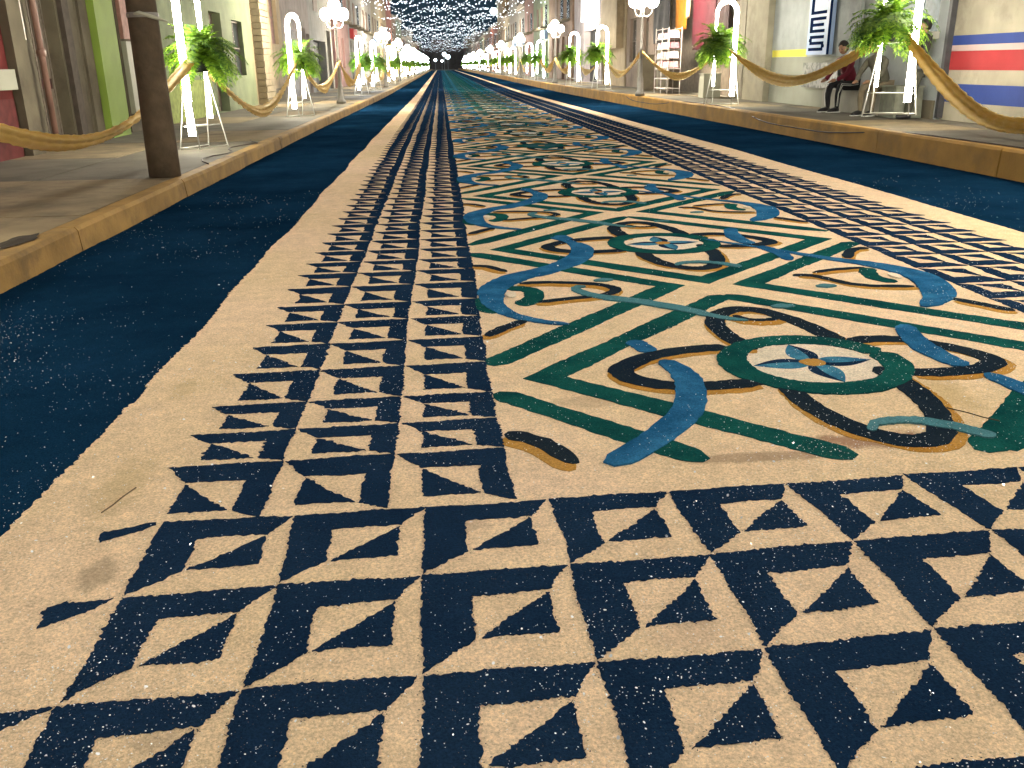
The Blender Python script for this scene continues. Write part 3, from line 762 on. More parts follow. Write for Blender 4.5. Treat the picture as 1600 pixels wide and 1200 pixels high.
# string lights over the street
wire_m = mat('black cable', (.015, .015, .015), .6)
y = 42.; si = 0
while y < 320:
    root = empty('light_string', (0, y, 0)); n = 26
    z0 = 6.0 + U(-.8, 1.2); zsag = U(0, .3); x0, x1 = -5.4, 7.6
    P = []
    for i in range(n + 1):
        t = i / n; P.append((x0 + (x1 - x0) * t, U(-1.2, 1.2), z0 - zsag * 4 * t * (1 - t) + U(-.35, .35)))
    m_ = MB(); m_.tube(P, .006, 3, False); m_.build('cable', wire_m, root)
    m_ = MB()
    for i in range(len(P) - 1):
        for q in (0, .5):
            if rnd() < .1: continue
            a = Vector(P[i]).lerp(Vector(P[i + 1]), q + U(-.2, .2)) + Vector((0, 0, -.05)); r = .015 * U(.5, 1.7)
            k = len(m_.v)
            m_.v += [tuple(a + Vector(d) * r) for d in ((1.5, 0, .4), (-1.5, 0, -.2), (0, 1, 0), (0, -1, 0), (0, 0, 1), (0, 0, -1))]
            m_.f += [(k + a_, k + b_, k + c_) for a_, b_, c_ in ((0, 2, 4), (2, 1, 4), (1, 3, 4), (3, 0, 4), (2, 0, 5), (1, 2, 5), (3, 1, 5), (0, 3, 5))]
    tag(m_.build('bulbs', BULB, root), kind='stuff')
    tag(root, 'string of small cold white bulbs hung across the far street', 'string light', 'strings of bulbs over the street')
    y += 3.8 + U(-1.2, 1.2) + max(0, y - 90) * .03; si += 1
# bright floodlight above the far street
m_ = MB(); m_.ball((0, 0, 0), .42, 14, 10); o = m_.build('flood_light', emis('cold flood light', (.72, .92, 1.), 22), None, True); o.location = (7.3, 128, 7.9)
tag(o, 'big cold white light high above the right side of the far street', 'light')

# ================================================================== BUILDINGS
def wallmat(c, name=None, **k): 
    nm = name or 'stucco %.2f %.2f %.2f' % tuple(c)
    c = tuple(v * .78 for v in c)
    return mat(nm, c, .85, k.get('scale', 1.6), k.get('var', .2), .25, 40, dirt=tuple(x * .5 for x in c))
GLASS = mat('dark window glass', (.055, .065, .07), .15, 3, .2, 0, 5, spec=.6)
def house(side, X, y0, y1, h, wall, label, feats, cornice=True, depth=6., base=None, name='house'):
    """side -1 left, +1 right. feats: list of (part name, y0, y1, z0, z1, proud, material) on its street face"""
    root = empty(name, (X, (y0 + y1) / 2, 0)); cy = (y0 + y1) / 2
    gz = HL if side < 0 else HR
    def bx(n, a, b, z0, z1, proud, m, par=root):
        mb = MB(); xa, xb = (-side * proud, side * .02) if proud > 0 else (0, 0)
        x0_, x1_ = sorted((-side * proud, side * .03)); mb.box(x0_, x1_, a - cy, b - cy, z0, z1); return mb.build(n, m, par)
    # wall with real recesses for doors/windows: strips between openings
    ops = sorted([f for f in feats if f[5] < 0], key=lambda f: f[1])
    wb = MB(); T = .35
    def wbox(a, b, z0, z1):
        if b - a > .01 and z1 - z0 > .01:
            x0_, x1_ = sorted((0, side * T)); wb.box(x0_, x1_, a - cy, b - cy, z0, z1)
    cur = y0
    for f in ops:
        wbox(cur, f[1], 0, h); wbox(f[1], f[2], 0, f[3]); wbox(f[1], f[2], f[4], h); cur = f[2]
    wbox(cur, y1, 0, h)
    x0_, x1_ = sorted((side * (T + .002), side * depth)); wb.box(x0_, x1_, y0 - cy + .01, y1 - cy - .01, 0, h - .05)
    wb.build('wall', wall, root)
    for f in feats:
        n, a, b, z0, z1, pr, m = f[:7]
        if pr < 0:                                  # recessed leaf
            mb = MB(); x0_, x1_ = sorted((side * (-pr), side * (-pr + .04))); mb.box(x0_, x1_, a - cy + .003, b - cy - .003, z0 + .003, z1 - .003); leaf = mb.build(n, m, root)
            if n in ('door', 'window'):
                fm = f[7] if len(f) > 7 else mat('frame paint', (.18, .15, .12), .6)
                mb = MB(); xx = side * (-pr)
                x0_, x1_ = sorted((xx - side * .03, xx - side * .002)); w_ = .05
                mb.box(x0_, x1_, a - cy + .003, a - cy + w_, z0 + .01, z1 - .01).box(x0_, x1_, b - cy - w_, b - cy - .003, z0 + .01, z1 - .01).box(x0_, x1_, a - cy + w_, b - cy - w_, z1 - w_, z1 - .01).box(x0_, x1_, (a + b) / 2 - cy - .025, (a + b) / 2 - cy + .025, z0 + .01, z1 - w_)
                if n == 'door':
                    for q in (0, 1):
                        ya = a - cy + w_ + .05 if q == 0 else (a + b) / 2 - cy + .07; yb_ = ya + (b - a) / 2 - w_ - .1
                        for (za, zb) in ((z0 + .12, z0 + .85), (z0 + 1.0, z1 - .18)): mb.box(x0_, x1_, ya, yb_, za, zb)
                else: mb.box(x0_, x1_, a - cy + w_, b - cy - w_, (z0 + z1) / 2 - .02, (z0 + z1) / 2 + .02)
                mb.build('frame', fm, leaf)
        else: bx(n, a, b, z0, z1, pr, m)
    if cornice:
        mb = MB(); x0_, x1_ = sorted((-side * .14, -side * .002)); mb.box(x0_, x1_, y0 - cy, y1 - cy, h - .35, h - .18); x0_, x1_ = sorted((-side * .2, -side * .002)); mb.box(x0_, x1_, y0 - cy, y1 - cy, h - .178, h + .02); mb.build('cornice', mat('cornice plaster', (.34, .31, .27)), root)
    tag(root, label, 'building')
    return root
c_red = (.17, .028, .026); c_grey = (.22, .20, .16)
M_MAR = mat('maroon paint', (.055, .010, .012), .55, 2, .2, .1, 30); M_GRN = mat('lime green paint', (.23, .34, .055), .7, 2, .12, .15, 30)
M_DGR = mat('dark green paint', (.05, .09, .03), .6, 2, .2, .1, 30); M_WHT = mat('white board', (.42, .42, .33), .6, 3, .06, .05, 30)
M_GRY = mat('grey plaster', (.15, .13, .09), .85, 2, .2, .2, 40, dirt=(.075, .06, .045)); M_BRN = mat('brown wood', (.13, .075, .05), .6, 3, .3, .15, 30)
M_PNK = mat('pinkish pipe', (.24, .14, .11), .5, 3, .15, .05, 30); M_PGR = wallmat((.27, .32, .19)); M_TAN = wallmat((.42, .33, .21)); M_STONE = mat('banded stone', (.30, .25, .17), .85, 5, .2, .5, 14)
# left side
XL = -5.85
house(-1, XL, 4.0, 13.37, 5.2, wallmat(c_red), 'dark red stucco house front at the far left edge', [('plinth', 4.0, 13.3, .15, .95, .03, mat('dark red plinth', (.13, .03, .03), .8)), ('meter_box', 12.75, 13.33, 1.07, 1.33, .10, M_WHT), ('door', 8.5, 9.9, .19, 2.5, -.2, M_MAR), ('window', 5.3, 6.9, 1.1, 2.6, -.15, GLASS)])
house(-1, XL, 13.38, 16.1, 5.6, M_GRY, 'narrow grey house front with dark maroon double door', [('pilaster', 13.38, 13.80, .15, 4.6, .12, M_GRY), ('door', 14.30, 15.32, .19, 3.1, -.22, M_MAR), ('pilaster', 15.40, 15.66, .15, 4.6, .08, mat('brown grey plaster', (.085, .068, .055), .85)),
      ('wall_reflection', 13.84, 14.0, 1.72, 2.35, .05, mat('pale reflection', (.75, .68, .55), .3))])  # pale panel stands in for a bright reflection on the wall
m_ = MB(); m_.tube([(XL + .17, 14.12, .2), (XL + .17, 14.12, 4.6)], .045, 10).tube([(XL + .12, 14.12, 1.55), (XL + .22, 14.12, 1.55)], .06, 8); tag(m_.build('drain_pipe', M_PNK, None, True), 'pinkish drainpipe running down between grey pilaster and maroon door', 'pipe')
house(-1, XL, 16.11, 20.2, 5.0, M_GRY, 'grey house front with a lime green pilaster and dark green gap', [('pilaster', 16.2, 16.55, .15, 4.5, .04, M_GRY), ('green_pilaster', 16.62, 17.55, .15, 4.6, .14, M_GRN), ('door', 17.62, 18.05, .19, 3.0, -.2, M_DGR), ('sign_board', 18.15, 18.95, .52, 1.80, .09, M_WHT), ('pink_board', 18.15, 18.95, 1.84, 3.2, .07, mat('faded pink board', (.42, .22, .18), .7))])
house(-1, XL, 20.21, 30.5, 5.8, M_PGR, 'long pale green house front behind the nearest fern', [('dado', 20.3, 24.6, .15, 1.05, .03, mat('olive dado', (.30, .36, .10), .8)), ('door', 25.2, 26.5, .19, 2.7, -.25, mat('pale door', (.45, .42, .34), .6)), ('window', 27.8, 29.2, 1.1, 2.6, -.15, GLASS), ('window', 21.6, 22.9, 3.4, 4.9, -.15, GLASS)])
st = house(-1, XL, 30.51, 36.4, 6.2, M_TAN, 'beige house front with a banded stone column', [('window', 34.2, 35.6, 2.1, 3.9, -.15, mat('pinkish shutter', (.28, .16, .15), .7)), ('plinth', 32.7, 36.3, .15, .6, .03, M_GRY)])
mb = MB()
for i in range(26):
    z = .19 + i * .19
    mb.box(-.02, .30 - (.014 if i % 2 else 0), 30.7 - 33.455, 32.3 - 33.455, z, z + .17)
mb.build('stone_column', M_STONE, st)
LIT_B = emis('cold lit interior', (.62, .84, 1.), 2.2); LIT_W = emis('warm lit interior', (1., .72, .42), 1.3)
house(-1, XL, 36.41, 44.0, 6.5, wallmat((.36, .30, .27)), 'pinkish grey house front with a cold lit doorway', [('lit_doorway', 37.9, 39.6, .19, 2.7, -.3, LIT_B), ('window', 41.2, 42.7, 1.2, 2.9, -.15, GLASS), ('shutter', 38.0, 39.3, 3.9, 5.4, .04, M_BRN), ('door', 42.85, 43.85, .19, 2.7, -.22, M_BRN)])
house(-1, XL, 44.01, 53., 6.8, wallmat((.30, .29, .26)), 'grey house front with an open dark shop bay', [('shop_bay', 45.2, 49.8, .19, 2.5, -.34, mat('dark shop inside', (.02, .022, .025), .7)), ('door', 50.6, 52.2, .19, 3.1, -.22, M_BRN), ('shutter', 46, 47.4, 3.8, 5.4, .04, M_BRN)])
# right side
XR = 8.38
M_STR = wallmat((.52, .47, .36), 'cream painted wall'); M_BLU = mat('blue wall paint', (.035, .065, .26), .7, 2, .12, .15, 30); M_RED = mat('red wall paint', (.40, .040, .045), .7, 2, .12, .15, 30); M_PAL = mat('pale pink wall paint', (.55, .42, .40), .75, 2, .1, .15, 30)
SILL = mat('pale concrete sill', (.40, .39, .34), .8, 3, .12, .2, 30)
house(1, XR, 2.0, 15.20, 5.2, M_STR, 'cream wall painted with blue and red bands at the right edge', [('blue_band', 2.02, 15.18, 1.49, 1.635, .006, M_BLU), ('pink_band', 2.02, 15.18, 1.40, 1.487, .006, M_PAL), ('red_band', 2.02, 15.18, 1.11, 1.397, .006, M_RED), ('lower_blue_band', 2.02, 15.18, .61, .895, .006, M_BLU)])
m_ = MB(); m_.box(XR - .10, XR - .004, 15.10, 15.19, .35, 5.); tag(m_.build('downpipe', mat('dark metal strip', (.05, .05, .055), .5)), 'dark metal strip up the end of the striped cream wall', 'pipe')
M_PBL = wallmat((.46, .50, .50), 'pale blue grey wall')
hb = house(1, XR - .06, 15.21, 18.4, 5.4, M_PBL, 'pale grey house front with a blue grey window', [('window', 15.55, 17.4, 1.72, 3.3, -.14, mat('blue grey pane', (.13, .20, .24), .25), SILL), ('sill', 15.45, 17.5, 1.60, 1.715, .12, SILL), ('plinth', 15.3, 18.3, .15, .62, .05, M_GRY)])
M_YEL = mat('yellow wall paint', (.62, .56, .06), .7, 2, .1, .1, 30)
he = house(1, 8.25, 18.41, 25.0, 5.8, M_PBL, 'pale house front with a vertical blue letter sign and yellow stripe', [('yellow_band', 20.95, 23.2, 1.37, 1.53, .006, M_YEL), ('grey_dado', 18.5, 23.2, .15, 1.366, .012, mat('grey dado', (.27, .28, .23), .8, 2, .12, .15, 30)), ('pilaster', 23.25, 24.9, .15, 5.2, .16, wallmat((.50, .46, .34)))])
# mural photo panel low on the dado
# the sign
sg = empty('vertical_sign', (8.25 - .05, 20.15, 0))
SB = mat('pale blue sign face', (.34, .47, .72), .5, 2, .06, .03, 20); DB = mat('dark blue lettering', (.006, .016, .06), .95, spec=0.)
m_ = MB(); m_.box(-.05, .03, -.62, .62, 1.40, 4.2); m_.build('sign_face', SB, sg)
m_ = MB(); m_.box(-.056, -.0505, -.62, -.50, 1.40, 4.2); m_.build('dark_edge', DB, sg)
def letter(ch, yb, zb, wdt, hgt):
    """stacked block letter on the street face; +y is the reader's left"""
    t = .062; mb = MB()
    def b(u0, u1, v0, v1): mb.box(-.056, -.0505, yb - u1 * wdt, yb - u0 * wdt, zb + v0 * hgt, zb + v1 * hgt)
    tv = t / hgt; tu = .15 / wdt
    if ch == 'L': b(0, tu, tv, 1); b(0, 1, 0, tv)
    if ch == 'E': b(0, tu, 0, 1); b(tu, .95, 0, tv); b(tu, .88, .5 - tv / 2, .5 + tv / 2); b(tu, 1, 1 - tv, 1)
    if ch == 'S': b(.05, .95, 1 - tv, 1); b(0, tu, .5 + tv / 2, 1 - tv); b(.05, .95, .5 - tv / 2, .5 + tv / 2); b(1 - tu, 1, tv, .5 - tv / 2); b(0, .92, 0, tv)
    return mb.build('letter', DB, sg)
letter('S', .50, 1.48, .84, .31); letter('E', .50, 1.85, .84, .31); letter('L', .50, 2.22, .84, .40)
tag(sg, 'tall pale blue sign with stacked dark letters L E S above the seated person', 'sign')
SHOP = [('shop_bay', 25.6, 34.6, .33, 3.4, -.34, mat('dim shop inside', (.20, .16, .12), .8)), ('sign_board', 25.4, 34.8, 3.5, 4.4, .08, mat('rust sign', (.35, .17, .09), .6))]
house(1, 8.1, 25.01, 35.2, 6.2, wallmat((.40, .36, .28)), 'clothes shop with wares hung outside its open front', SHOP)
house(1, 8.0, 35.21, 40.6, 6.6, wallmat((.33, .25, .20)), 'brown grey house front left of the clothes shop', [('door', 36.3, 37.8, .33, 3.0, -.25, M_BRN), ('window', 38.6, 39.9, 1.3, 3., -.15, GLASS)])
house(1, 7.95, 40.61, 46.3, 7., M_TAN, 'tan house front with a rounded tan column', [('column', 41.2, 45.2, 1.9, 6.6, .3, M_TAN), ('door', 45.4, 46.1, .33, 2.8, -.22, M_BRN)])
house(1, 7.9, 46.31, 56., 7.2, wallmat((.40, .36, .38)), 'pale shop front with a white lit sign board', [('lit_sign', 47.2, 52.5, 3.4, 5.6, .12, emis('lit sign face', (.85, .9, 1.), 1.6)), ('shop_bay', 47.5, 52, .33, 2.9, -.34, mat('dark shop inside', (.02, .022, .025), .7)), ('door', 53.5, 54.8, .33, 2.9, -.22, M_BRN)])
pal = [('pale pink', (.42, .25, .24)), ('cream', (.45, .40, .30)), ('brown', (.26, .17, .12)), ('light grey', (.36, .35, .34)), ('tan', (.42, .32, .2)), ('dull green', (.22, .28, .2)), ('white', (.5, .48, .45)), ('rust red', (.30, .10, .08))]
for side, X0, ys in ((-1, -5.7, 53.01), (1, 7.8, 56.01)):
    y = ys; k = 0
    while y < 300:
        ln = U(8, 13) + (0 if y < 120 else 9); h = U(5.5, 9.5)
        nm, c = pal[(k * 3 + (side > 0) * 2) % 8]; gz = HL if side < 0 else HR
        F = []; yy = y + .9
        while yy < y + ln - 2.4:
            if rnd() < .5: F.append(('door', yy, yy + 1.3, gz, 2.9, -.22, random.choice((M_BRN, M_MAR, M_DGR, M_BRN))))
            else: F.append(('window', yy, yy + 1.4, 1.2, 2.9, -.15, random.choice((GLASS, GLASS, LIT_W))))
            yy += U(2.1, 3.0)
        # upper floor as separate rows would cut the same strips: put balconies and boards proud
        for q in range(int(ln / 3)):
            F.append(('balcony', y + 1 + q * 3, y + 2.7 + q * 3, 3.7, 3.82, .5, M_GRY)); F.append(('shutter', y + 1.2 + q * 3, y + 2.4 + q * 3, 3.82, 5.3, .03, random.choice((M_BRN, GLASS))))
        if rnd() < .6: F.append(('shop_sign', y + 1, y + 3.8, 3.0, 3.6, .25, random.choice((M_WHT, SB, M_RED, M_YEL))))
        sd = 'left' if side < 0 else 'right'
        lab = '%s house front, %s beyond the named fronts on the %s side' % (nm, ORD[k] if k < 27 else 'far', sd) if k < 27 else 'far lit house front near the %s end of the street' % sd
        house(side, X0, y, y + ln - .02, h, wallmat(c), lab, F); y += ln; k += 1
# end of the street
m_ = MB(); m_.box(-16, 18, 330, 336, 0, 7).box(-3, 4, 329, 329.98, 0, 9.5); tag(m_.build('street_end_block', wallmat((.12, .09, .08))), 'low dark building closing the far end of the street', 'building')

for i, (lx, lz, lr) in enumerate(((-1.6, 2.6, .45), (1.4, 4.3, .6), (2.6, 3.4, .7), (.6, 2.4, .35))):
    rt = empty('far_lamp', (lx, 322 - i, 0)); m_ = MB(); m_.lathe([(.1, 0), (.06, 1), (.05, lz)], 0, 0, 8); m_.build('post', STEEL, rt); m_ = MB(); m_.ball((0, 0, lz + lr * .8), lr, 12, 8); m_.build('globe', MATS['cold flood light'], rt, True)
    tag(rt, ('leftmost small light before the dark end of the street', 'highest round light before the dark street end', 'largest round light before the dark street end', 'lowest tiny light before the dark street end')[i], 'lamp')
# ================================================================== THINGS ON THE SIDEWALKS
# stout brown pole
pr = empty('utility_pole', (-3.075, 10.35, HL)); m_ = MB(); m_.lathe([(.168, 0), (.165, .3), (.155, 1.0), (.15, 2.0), (.14, 6.5)], 0, 0, 20)
m_.build('shaft', mat('weathered brown concrete', (.10, .074, .048), .9, 6, .3, .5, 30, dirt=(.05, .038, .028)), pr, True)
m_ = MB(); m_.lathe([(.156, 1.62), (.160, 1.63), (.160, 1.66), (.156, 1.67)], 0, 0, 20); m_.build('steel_band', STEEL, pr, True)
m_ = MB(); m_.tube([(-.12, -.1, 1.64), (.02, -.17, 1.66), (.14, -.12, 1.62), (.26, -.06, 1.58)], [.012, .02, .02, .008], 8); m_.build('pale_strand', M_WHT, pr, True)  # pale strand across the front of the shaft
tag(pr, 'stout weathered brown pole on the left sidewalk before the nearest lit arch', 'pole')
# dark puddle of dirt and cable
m_ = MB(); n = 18
pts = [(-2.97 + .10 * math.cos(t * 2 * PI / n) * U(.7, 1.1), 6.45 + .30 * math.sin(t * 2 * PI / n) * U(.7, 1.1)) for t in range(n)]
m_.v += [(x, y_, HL + .004) for x, y_ in pts] + [(-2.97, 6.45, HL + .018)]; m_.f += [(i, (i + 1) % n, n) for i in range(n)]
m_.build('x', None) if False else None
tag(link('rag', mesh_of('rag', m_.v, m_.f, mat('dark wet rag', (.03, .022, .015), .9))), 'dark flattened rag lying near the left kerb edge', 'rag')
cab = []
for t in range(60):
    y_ = 3 + t * .55; s = narrow(y_); drop = .5 + .5 * math.sin(y_ * .55 - 1.0); drop = smooth01(drop)
    X = KR * s + (.12 * (1 - drop) - .028 * drop) + .015 * math.sin(y_ * 2.1); z = (HR + .012) * (1 - drop) + (HR - .06 - .10 * drop) * drop
    cab.append((X - (.03 if drop > .4 else 0), y_, z))
m_ = MB(); m_.tube(cab, .011, 6, True); tag(m_.build('power_cable', mat('brown cable', (.03, .012, .008), .5), None, True), 'thin dark cable trailing along the right kerb', 'cable')
cab = [(KL - .1 - .25 * abs(math.sin(t * .7)), 11.5 + t * .35, HL + .012) for t in range(12)]
m_ = MB(); m_.tube(cab, .008, 6, True); tag(m_.build('power_cable', MATS['brown cable'], None, True), 'thin dark cable lying by the feet of the left arch', 'cable')

# seat ledge and printed panel
m_ = MB(); m_.box(7.78, 8.22, 16.1, 18.75, HR, HR + .40); m_.build('x', None) if False else None
led = link('stone_bench', mesh_of('stone_bench', m_.v, m_.f, mat('pale bench concrete', (.33, .32, .27), .8, 3, .15, .2, 30))); tag(led, 'long low concrete ledge against the pale wall where people sit', 'bench')
def bwmat():
    m, N, L, b = nodes_of('printed grey picture'); tcn = N.new('ShaderNodeTexCoord'); n = N.new('ShaderNodeTexNoise'); n.inputs['Scale'].default_value = 5; n.inputs['Detail'].default_value = 6; n.inputs['Distortion'].default_value = 1.4
    L.new(tcn.outputs['Object'], n.inputs[0]); r = N.new('ShaderNodeValToRGB'); r.color_ramp.elements[0].position = .42; r.color_ramp.elements[1].position = .58; r.color_ramp.elements[0].color = (.04, .045, .04, 1); r.color_ramp.elements[1].color = (.26, .26, .23, 1)
    L.new(n.outputs['Fac'], r.inputs[0]); L.new(r.outputs[0], b.inputs['Base Color']); return m
m_ = MB(); m_.box(8.16, 8.20, 19.0, 20.9, .72, 1.24); tag(m_.build('picture_board', bwmat()), 'grey printed picture board low on the wall behind the seated person', 'board')

# wares of the clothes shop
def cloth(name, x, y0, y1, z0, z1, m, label, grp=None):
    v = []; f = []; n = 14; k = 8
    for i in range(n + 1):
        for j in range(k + 1):
            u = i / n; t = j / k; v.append((x + .03 * math.sin(u * 15 + j * .3) * (1 - .5 * t), y0 + (y1 - y0) * u + .02 * math.sin(j), z0 + (z1 - z0) * t + (.03 * math.sin(u * 9) if j == 0 else 0)))
    for i in range(n):
        for j in range(k): a = i * (k + 1) + j; f.append((a, a + 1, a + k + 2, a + k + 1))
    o = link(name, mesh_of(name, v, f, m, True)); o.modifiers.new('thick', 'SOLIDIFY').thickness = .006; return tag(o, label, 'clothing', grp)
cloth('hung_cloth', 7.9, 27.2, 29.6, 1.62, 3.3, mat('crimson cloth', (.06, .004, .010), .8, 4, .25, .3, 20), 'dark crimson cloth hanging at the clothes shop front')
cloth('hung_cloth', 7.85, 30.2, 31.6, 2.25, 3.4, mat('orange cloth', (.50, .19, .015), .8, 4, .15, .3, 20), 'bright orange cloth hanging high at the shop front')
cloth('hung_cloth', 7.8, 29.7, 30.1, 2.6, 3.4, mat('salmon cloth', (.62, .32, .22), .8, 4, .15, .3, 20), 'narrow salmon cloth hanging beside the orange one')
cloth('hung_cloth', 7.9, 25.9, 27.0, 1.9, 3.3, mat('black cloth', (.05, .018, .02), .8, 4, .25, .3, 20), 'nearly black cloth hanging beside the pilaster')
cloth('hung_cloth', 7.7, 31.9, 34.2, 1.9, 3.4, mat('dark grey cloth', (.05, .05, .055), .8, 4, .25, .3, 20), 'dark grey clothes hanging in a row behind the lamp')
rack = empty('wire_rack', (7.35, 30.4, HR)); M_W = mat('white wire', (.5, .45, .42), .5)
m_ = MB()
for yy in (-.9, 0, .9):
    for xx in (-.2, .2): m_.tube([(xx, yy, 0), (xx, yy, 2.0)], .014, 6)
for zz in (.15, .45, .75, 1.05, 1.35, 1.65, 1.95):
    for xx in (-.2, .2): m_.tube([(xx, -.9, zz), (xx, .9, zz)], .012, 6)
m_.build('frame', M_W, rack)
for i, zz in enumerate((.16, .46, .76)):
    m_ = MB(); m_.box(-.19, .19, -.88, .88, zz, zz + .015); m_.build('shelf', M_W, rack)
tag(rack, 'white wire display rack standing before the clothes shop', 'rack')
for i in range(16):
    zz = (.78, 1.06, 1.36, 1.66)[i // 4]; yy = -.68 + (i % 4) * .45
    m_ = MB(); m_.box(-.17, .15, -.19, .19, 0, U(.14, .22), .025); o = m_.build('packet', mat('packet %d' % (i % 3), ((.55, .36, .36), (.62, .55, .52), (.40, .16, .18))[i % 3], .4, 14, .35, .4, 14)); o.location = (7.35, 30.4 + yy, HR + zz + .02)
    tag(o, '%s packet, %s in the %s row of the white wire rack' % (('pink', 'pale cream', 'dark pink')[i % 3], ('nearest', 'second', 'third', 'farthest')[i % 4], ('lowest', 'second lowest', 'second highest', 'topmost')[i // 4]), 'packet', 'packets on the wire rack')
for (x, y_, l, hh, wdt, m, lab) in ((7.6, 26.3, .5, .62, .5, M_WHT, 'white box standing on the pavement beside the pilaster'), (7.55, 34.6, .6, 1.2, .5, M_GRY, 'grey cabinet standing beyond the wire rack'), (7.95, 15.75, .55, .50, .5, mat('grey green box', (.17, .18, .14), .7), 'grey green box at the foot of the striped wall')):
    rt = empty('box', (x, y_, HR)); m_ = MB(); m_.box(-wdt / 2, wdt / 2, -l / 2, l / 2, 0, hh, .012); m_.build('body', m, rt); m_ = MB(); m_.box(-wdt / 2 - .01, wdt / 2 + .01, -l / 2 - .01, l / 2 + .01, hh + .002, hh + .03); m_.build('lid', m, rt); tag(rt, lab, 'box')

# ================================================================== PEOPLE
def skin_body(name, J, E, material, parent, root=0):
    me = bpy.data.meshes.new(name); me.from_pydata([j[0] for j in J], E, []); me.update()
    o = bpy.data.objects.new(name, me); COL.objects.link(o); o.parent = parent; me.materials.append(material)
    sk = o.modifiers.new('skin', 'SKIN')
    for i, j in enumerate(J):
        r = j[1]; me.skin_vertices[0].data[i].radius = r if isinstance(r, tuple) else (r, r); me.skin_vertices[0].data[i].use_root = (i == root)
    sk.use_smooth_shade = True
    sb = o.modifiers.new('sub', 'SUBSURF'); sb.levels = 1; sb.render_levels = 1
    return o
SKIN_ = mat('skin', (.34, .19, .12), .6, 8, .08, .05, 50); HAIR = mat('black hair', (.015, .012, .01), .6, 30, .3, .4, 60)
def head(c, yaw, tilt, par):
    m_ = MB(); m_.ball((0, 0, 0), .092, 16, 12, 1.28)
    for k, (x, y, z) in enumerate(m_.v):          # face forward is -X
        if z < -.02: x *= 1 - .9 * (-.02 - z); y *= 1 - 1.6 * (-.02 - z)
        m_.v[k] = (x * 1.08, y * .9, z)
    m_.tube([(-.092, 0, .02), (-.112, 0, -.015), (-.095, 0, -.025)], [.008, .014, .008], 8)      # nose
    for s in (-1, 1): m_.ball((.005, s * .085, -.005), .02, 8, 6, 1.4)
    h = m_.build('head', SKIN_, par, True)
    e = MB()
    for s in (-1, 1): e.ball((-.090, s * .032, .012), .010, 8, 6, .8)
    e.build('eyes', HAIR, h, True)
    e = MB(); e.box(-.096, -.086, -.022, .022, -.055, -.048); e.build('mouth', mat('lips', (.22, .08, .07), .6), h)
    hr = MB(); hr.ball((.016, 0, .022), .103, 16, 10, 1.18)
    hr.v = [(max(x, -.072) if z > .03 else max(x, -.01), y, max(z, -.055)) for x, y, z in hr.v]; hr.build('hair', HAIR, h, True)
    h.location = c; h.rotation_euler = (0, tilt, yaw)
    return h
def hand(parent, p, d):
    p = Vector(p); d = Vector(d).normalized(); s = d.cross(Vector((0, 0, 1))).normalized(); m_ = MB()
    m_.tube([p, p + d * .045, p + d * .085], [.022, .032, .028], 8)
    for k in range(4):
        b = p + d * .08 + s * (-.024 + k * .016); L = (.055, .066, .062, .046)[k]
        m_.tube([b, b + d * L * .55 + Vector((0, 0, -.006)), b + d * L + Vector((0, 0, -.024))], [.009, .0085, .006], 6)
    b = p + d * .03 + s * -.03; m_.tube([b, b + d * .03 - s * .02, b + d * .055 - s * .02], [.010, .009, .007], 6)
    return m_.build('hand', SKIN_, parent, True)
def seated(loc, rz, shirt, trousers, label, lean=.18, stripes=False, scale=1.):
    """facing local -X, seat top at z = .40"""
    root = empty('person', loc, rz); root.scale = (scale,) * 3
    hz = .50
    J = [((0, 0, hz), (.15, .13)), ((-.03 - lean * .3, 0, hz + .18), (.155, .12)), ((-lean * .8, 0, hz + .36), (.17, .115)), ((-lean, 0, hz + .47), (.10, .09)), ((-lean - .03, 0, hz + .55), .052),
         ((-lean * .9, .18, hz + .44), .07), ((-lean - .12, .235, hz + .22), .052), ((-lean - .30, .14, hz + .09), .04),
         ((-lean * .9, -.18, hz + .44), .07), ((-lean - .12, -.235, hz + .22), .052), ((-lean - .30, -.14, hz + .09), .04)]
    E = [(0, 1), (1, 2), (2, 3), (3, 4), (3, 5), (5, 6), (6, 7), (3, 8), (8, 9), (9, 10)]
    skin_body('shirt', J, E, shirt, root)
    J = [((0, 0, hz - .01), (.15, .11))]; E = []
    for s in (-1, 1):
        k = len(J); J += [((-.10, s * .10, hz), .095), ((-.42, s * .13, hz + .01), .068), ((-.46, s * .13, hz - .2), .056), ((-.44, s * .12, .10), .042), ((-.47, s * .12, .05), .04)]
        E += [(0, k), (k, k + 1), (k + 1, k + 2), (k + 2, k + 3), (k + 3, k + 4)]
    skin_body('trousers', J, E, trousers, root)
    for s in (-1, 1):
        m_ = MB(); m_.tube([(-.42, s * .12, .055), (-.50, s * .12, .05), (-.60, s * .125, .035), (-.66, s * .13, .028)], [.045, .048, .042, .022], 10); sh = m_.build('shoe', BLACKP, root, True)
        m_ = MB(); m_.box(-.67, -.38, s * .12 - .042, s * .12 + .042, 0.002, .018); m_.build('sole', WHITEP, sh)
        hand(root, (-lean - .31, s * .135, hz + .095), (-.9, -s * .25, -.1))
        if stripes:
            for dz in (0, .028):
                m_ = MB(); yy = s * (.20 if s < 0 else .20)
                m_.tube([(-.02, s * .19, hz + .01 + dz), (-.22, s * .188, hz - .01 + dz), (-.42 - dz, s * .197, hz + .0 + dz), (-.49 - dz * .3, s * .185, hz - .15), (-.46 - dz, s * .163, .12)], .005, 6); m_.build('stripe', WHITEP, root)
    head((-lean - .07, 0, hz + .67), .25, -.35, root)
    tag(root, label, 'person')
    return root
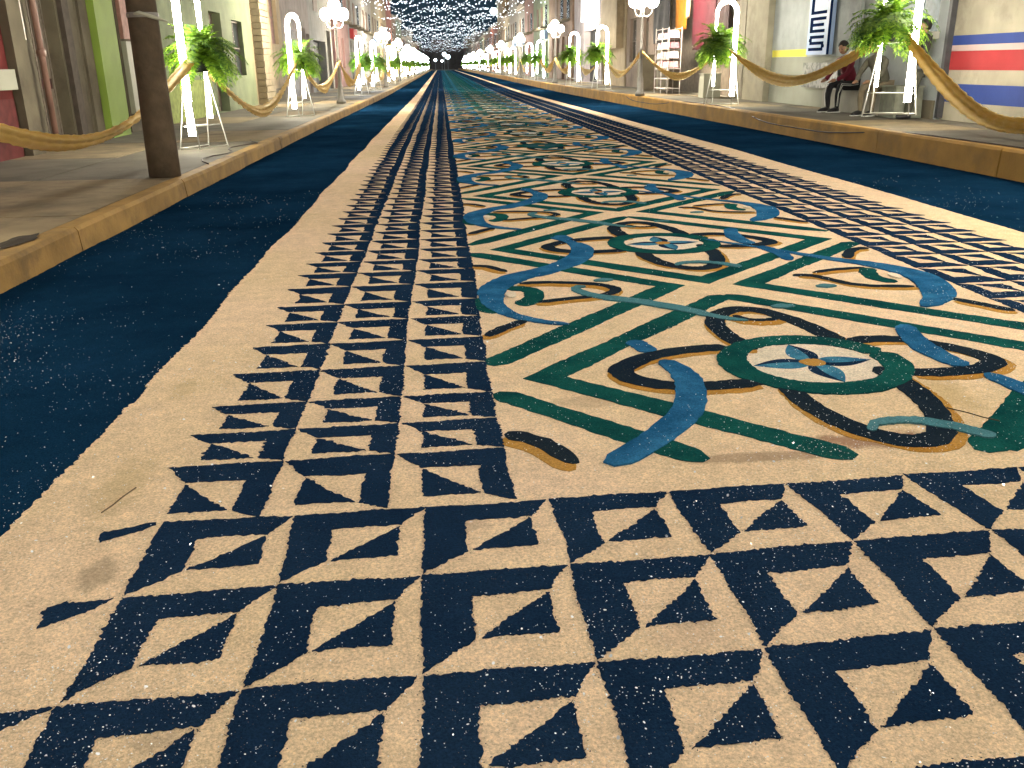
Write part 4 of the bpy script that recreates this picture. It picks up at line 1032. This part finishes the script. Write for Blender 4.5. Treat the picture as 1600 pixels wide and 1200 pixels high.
seated((7.98, 17.85, HR + .0), .35, mat('dark red jacket', (.15, .016, .03), .8, 10, .25, .4, 25), mat('black tracksuit', (.02, .02, .024), .8, 10, .2, .2, 25), 'person in dark red jacket and black striped trousers seated leaning forward', .24, True)
seated((8.0, 16.55, HR + .0), .5, mat('olive grey jacket', (.13, .125, .095), .85, 10, .25, .4, 25), mat('khaki trousers', (.20, .165, .11), .85, 10, .2, .2, 25), 'person in olive grey jacket and khaki trousers seated beside the arch', .3)
# standing, leaning on the wall by the striped paint
ps = empty('person', (8.0, 15.35, HR), -.2); ps.scale = (.90,) * 3
J = [((0, 0, .92), (.14, .12)), ((.02, 0, 1.12), (.14, .11)), ((.04, 0, 1.32), (.17, .11)), ((.04, 0, 1.43), (.1, .08)), ((.02, 0, 1.50), .05), ((.04, .19, 1.39), .065), ((0, .23, 1.13), .05), ((-.12, .12, .98), .04), ((.04, -.19, 1.39), .065), ((0, -.23, 1.13), .05), ((-.12, -.12, .98), .04)]
skin_body('jacket', J, [(0, 1), (1, 2), (2, 3), (3, 4), (3, 5), (5, 6), (6, 7), (3, 8), (8, 9), (9, 10)], mat('black jacket', (.03, .028, .026), .85, 10, .2, .3, 25), ps)
J = [((0, 0, .90), (.14, .11))]; E_ = []
for s in (-1, 1):
    k = len(J); J += [((-.02, s * .09, .80), .085), ((-.09, s * .10, .47), .06), ((-.12, s * .11, .10), .045), ((-.13, s * .11, .05), .042)]; E_ += [(0, k), (k, k + 1), (k + 1, k + 2), (k + 2, k + 3)]
skin_body('trousers', J, E_, mat('dark olive trousers', (.06, .06, .045), .85, 10, .2, .3, 25), ps)
for s in (-1, 1):
    m_ = MB(); m_.tube([(-.09, s * .11, .05), (-.18, s * .11, .05), (-.28, s * .115, .035), (-.34, s * .12, .028)], [.045, .048, .042, .022], 10); m_.build('shoe', BLACKP, ps, True); hand(ps, (-.13, s * .11, .97), (-.6, -s * .8, -.1))
head((.0, 0, 1.62), .1, 0, ps)
tag(ps, 'standing person in black jacket leaning where the striped wall ends', 'person')
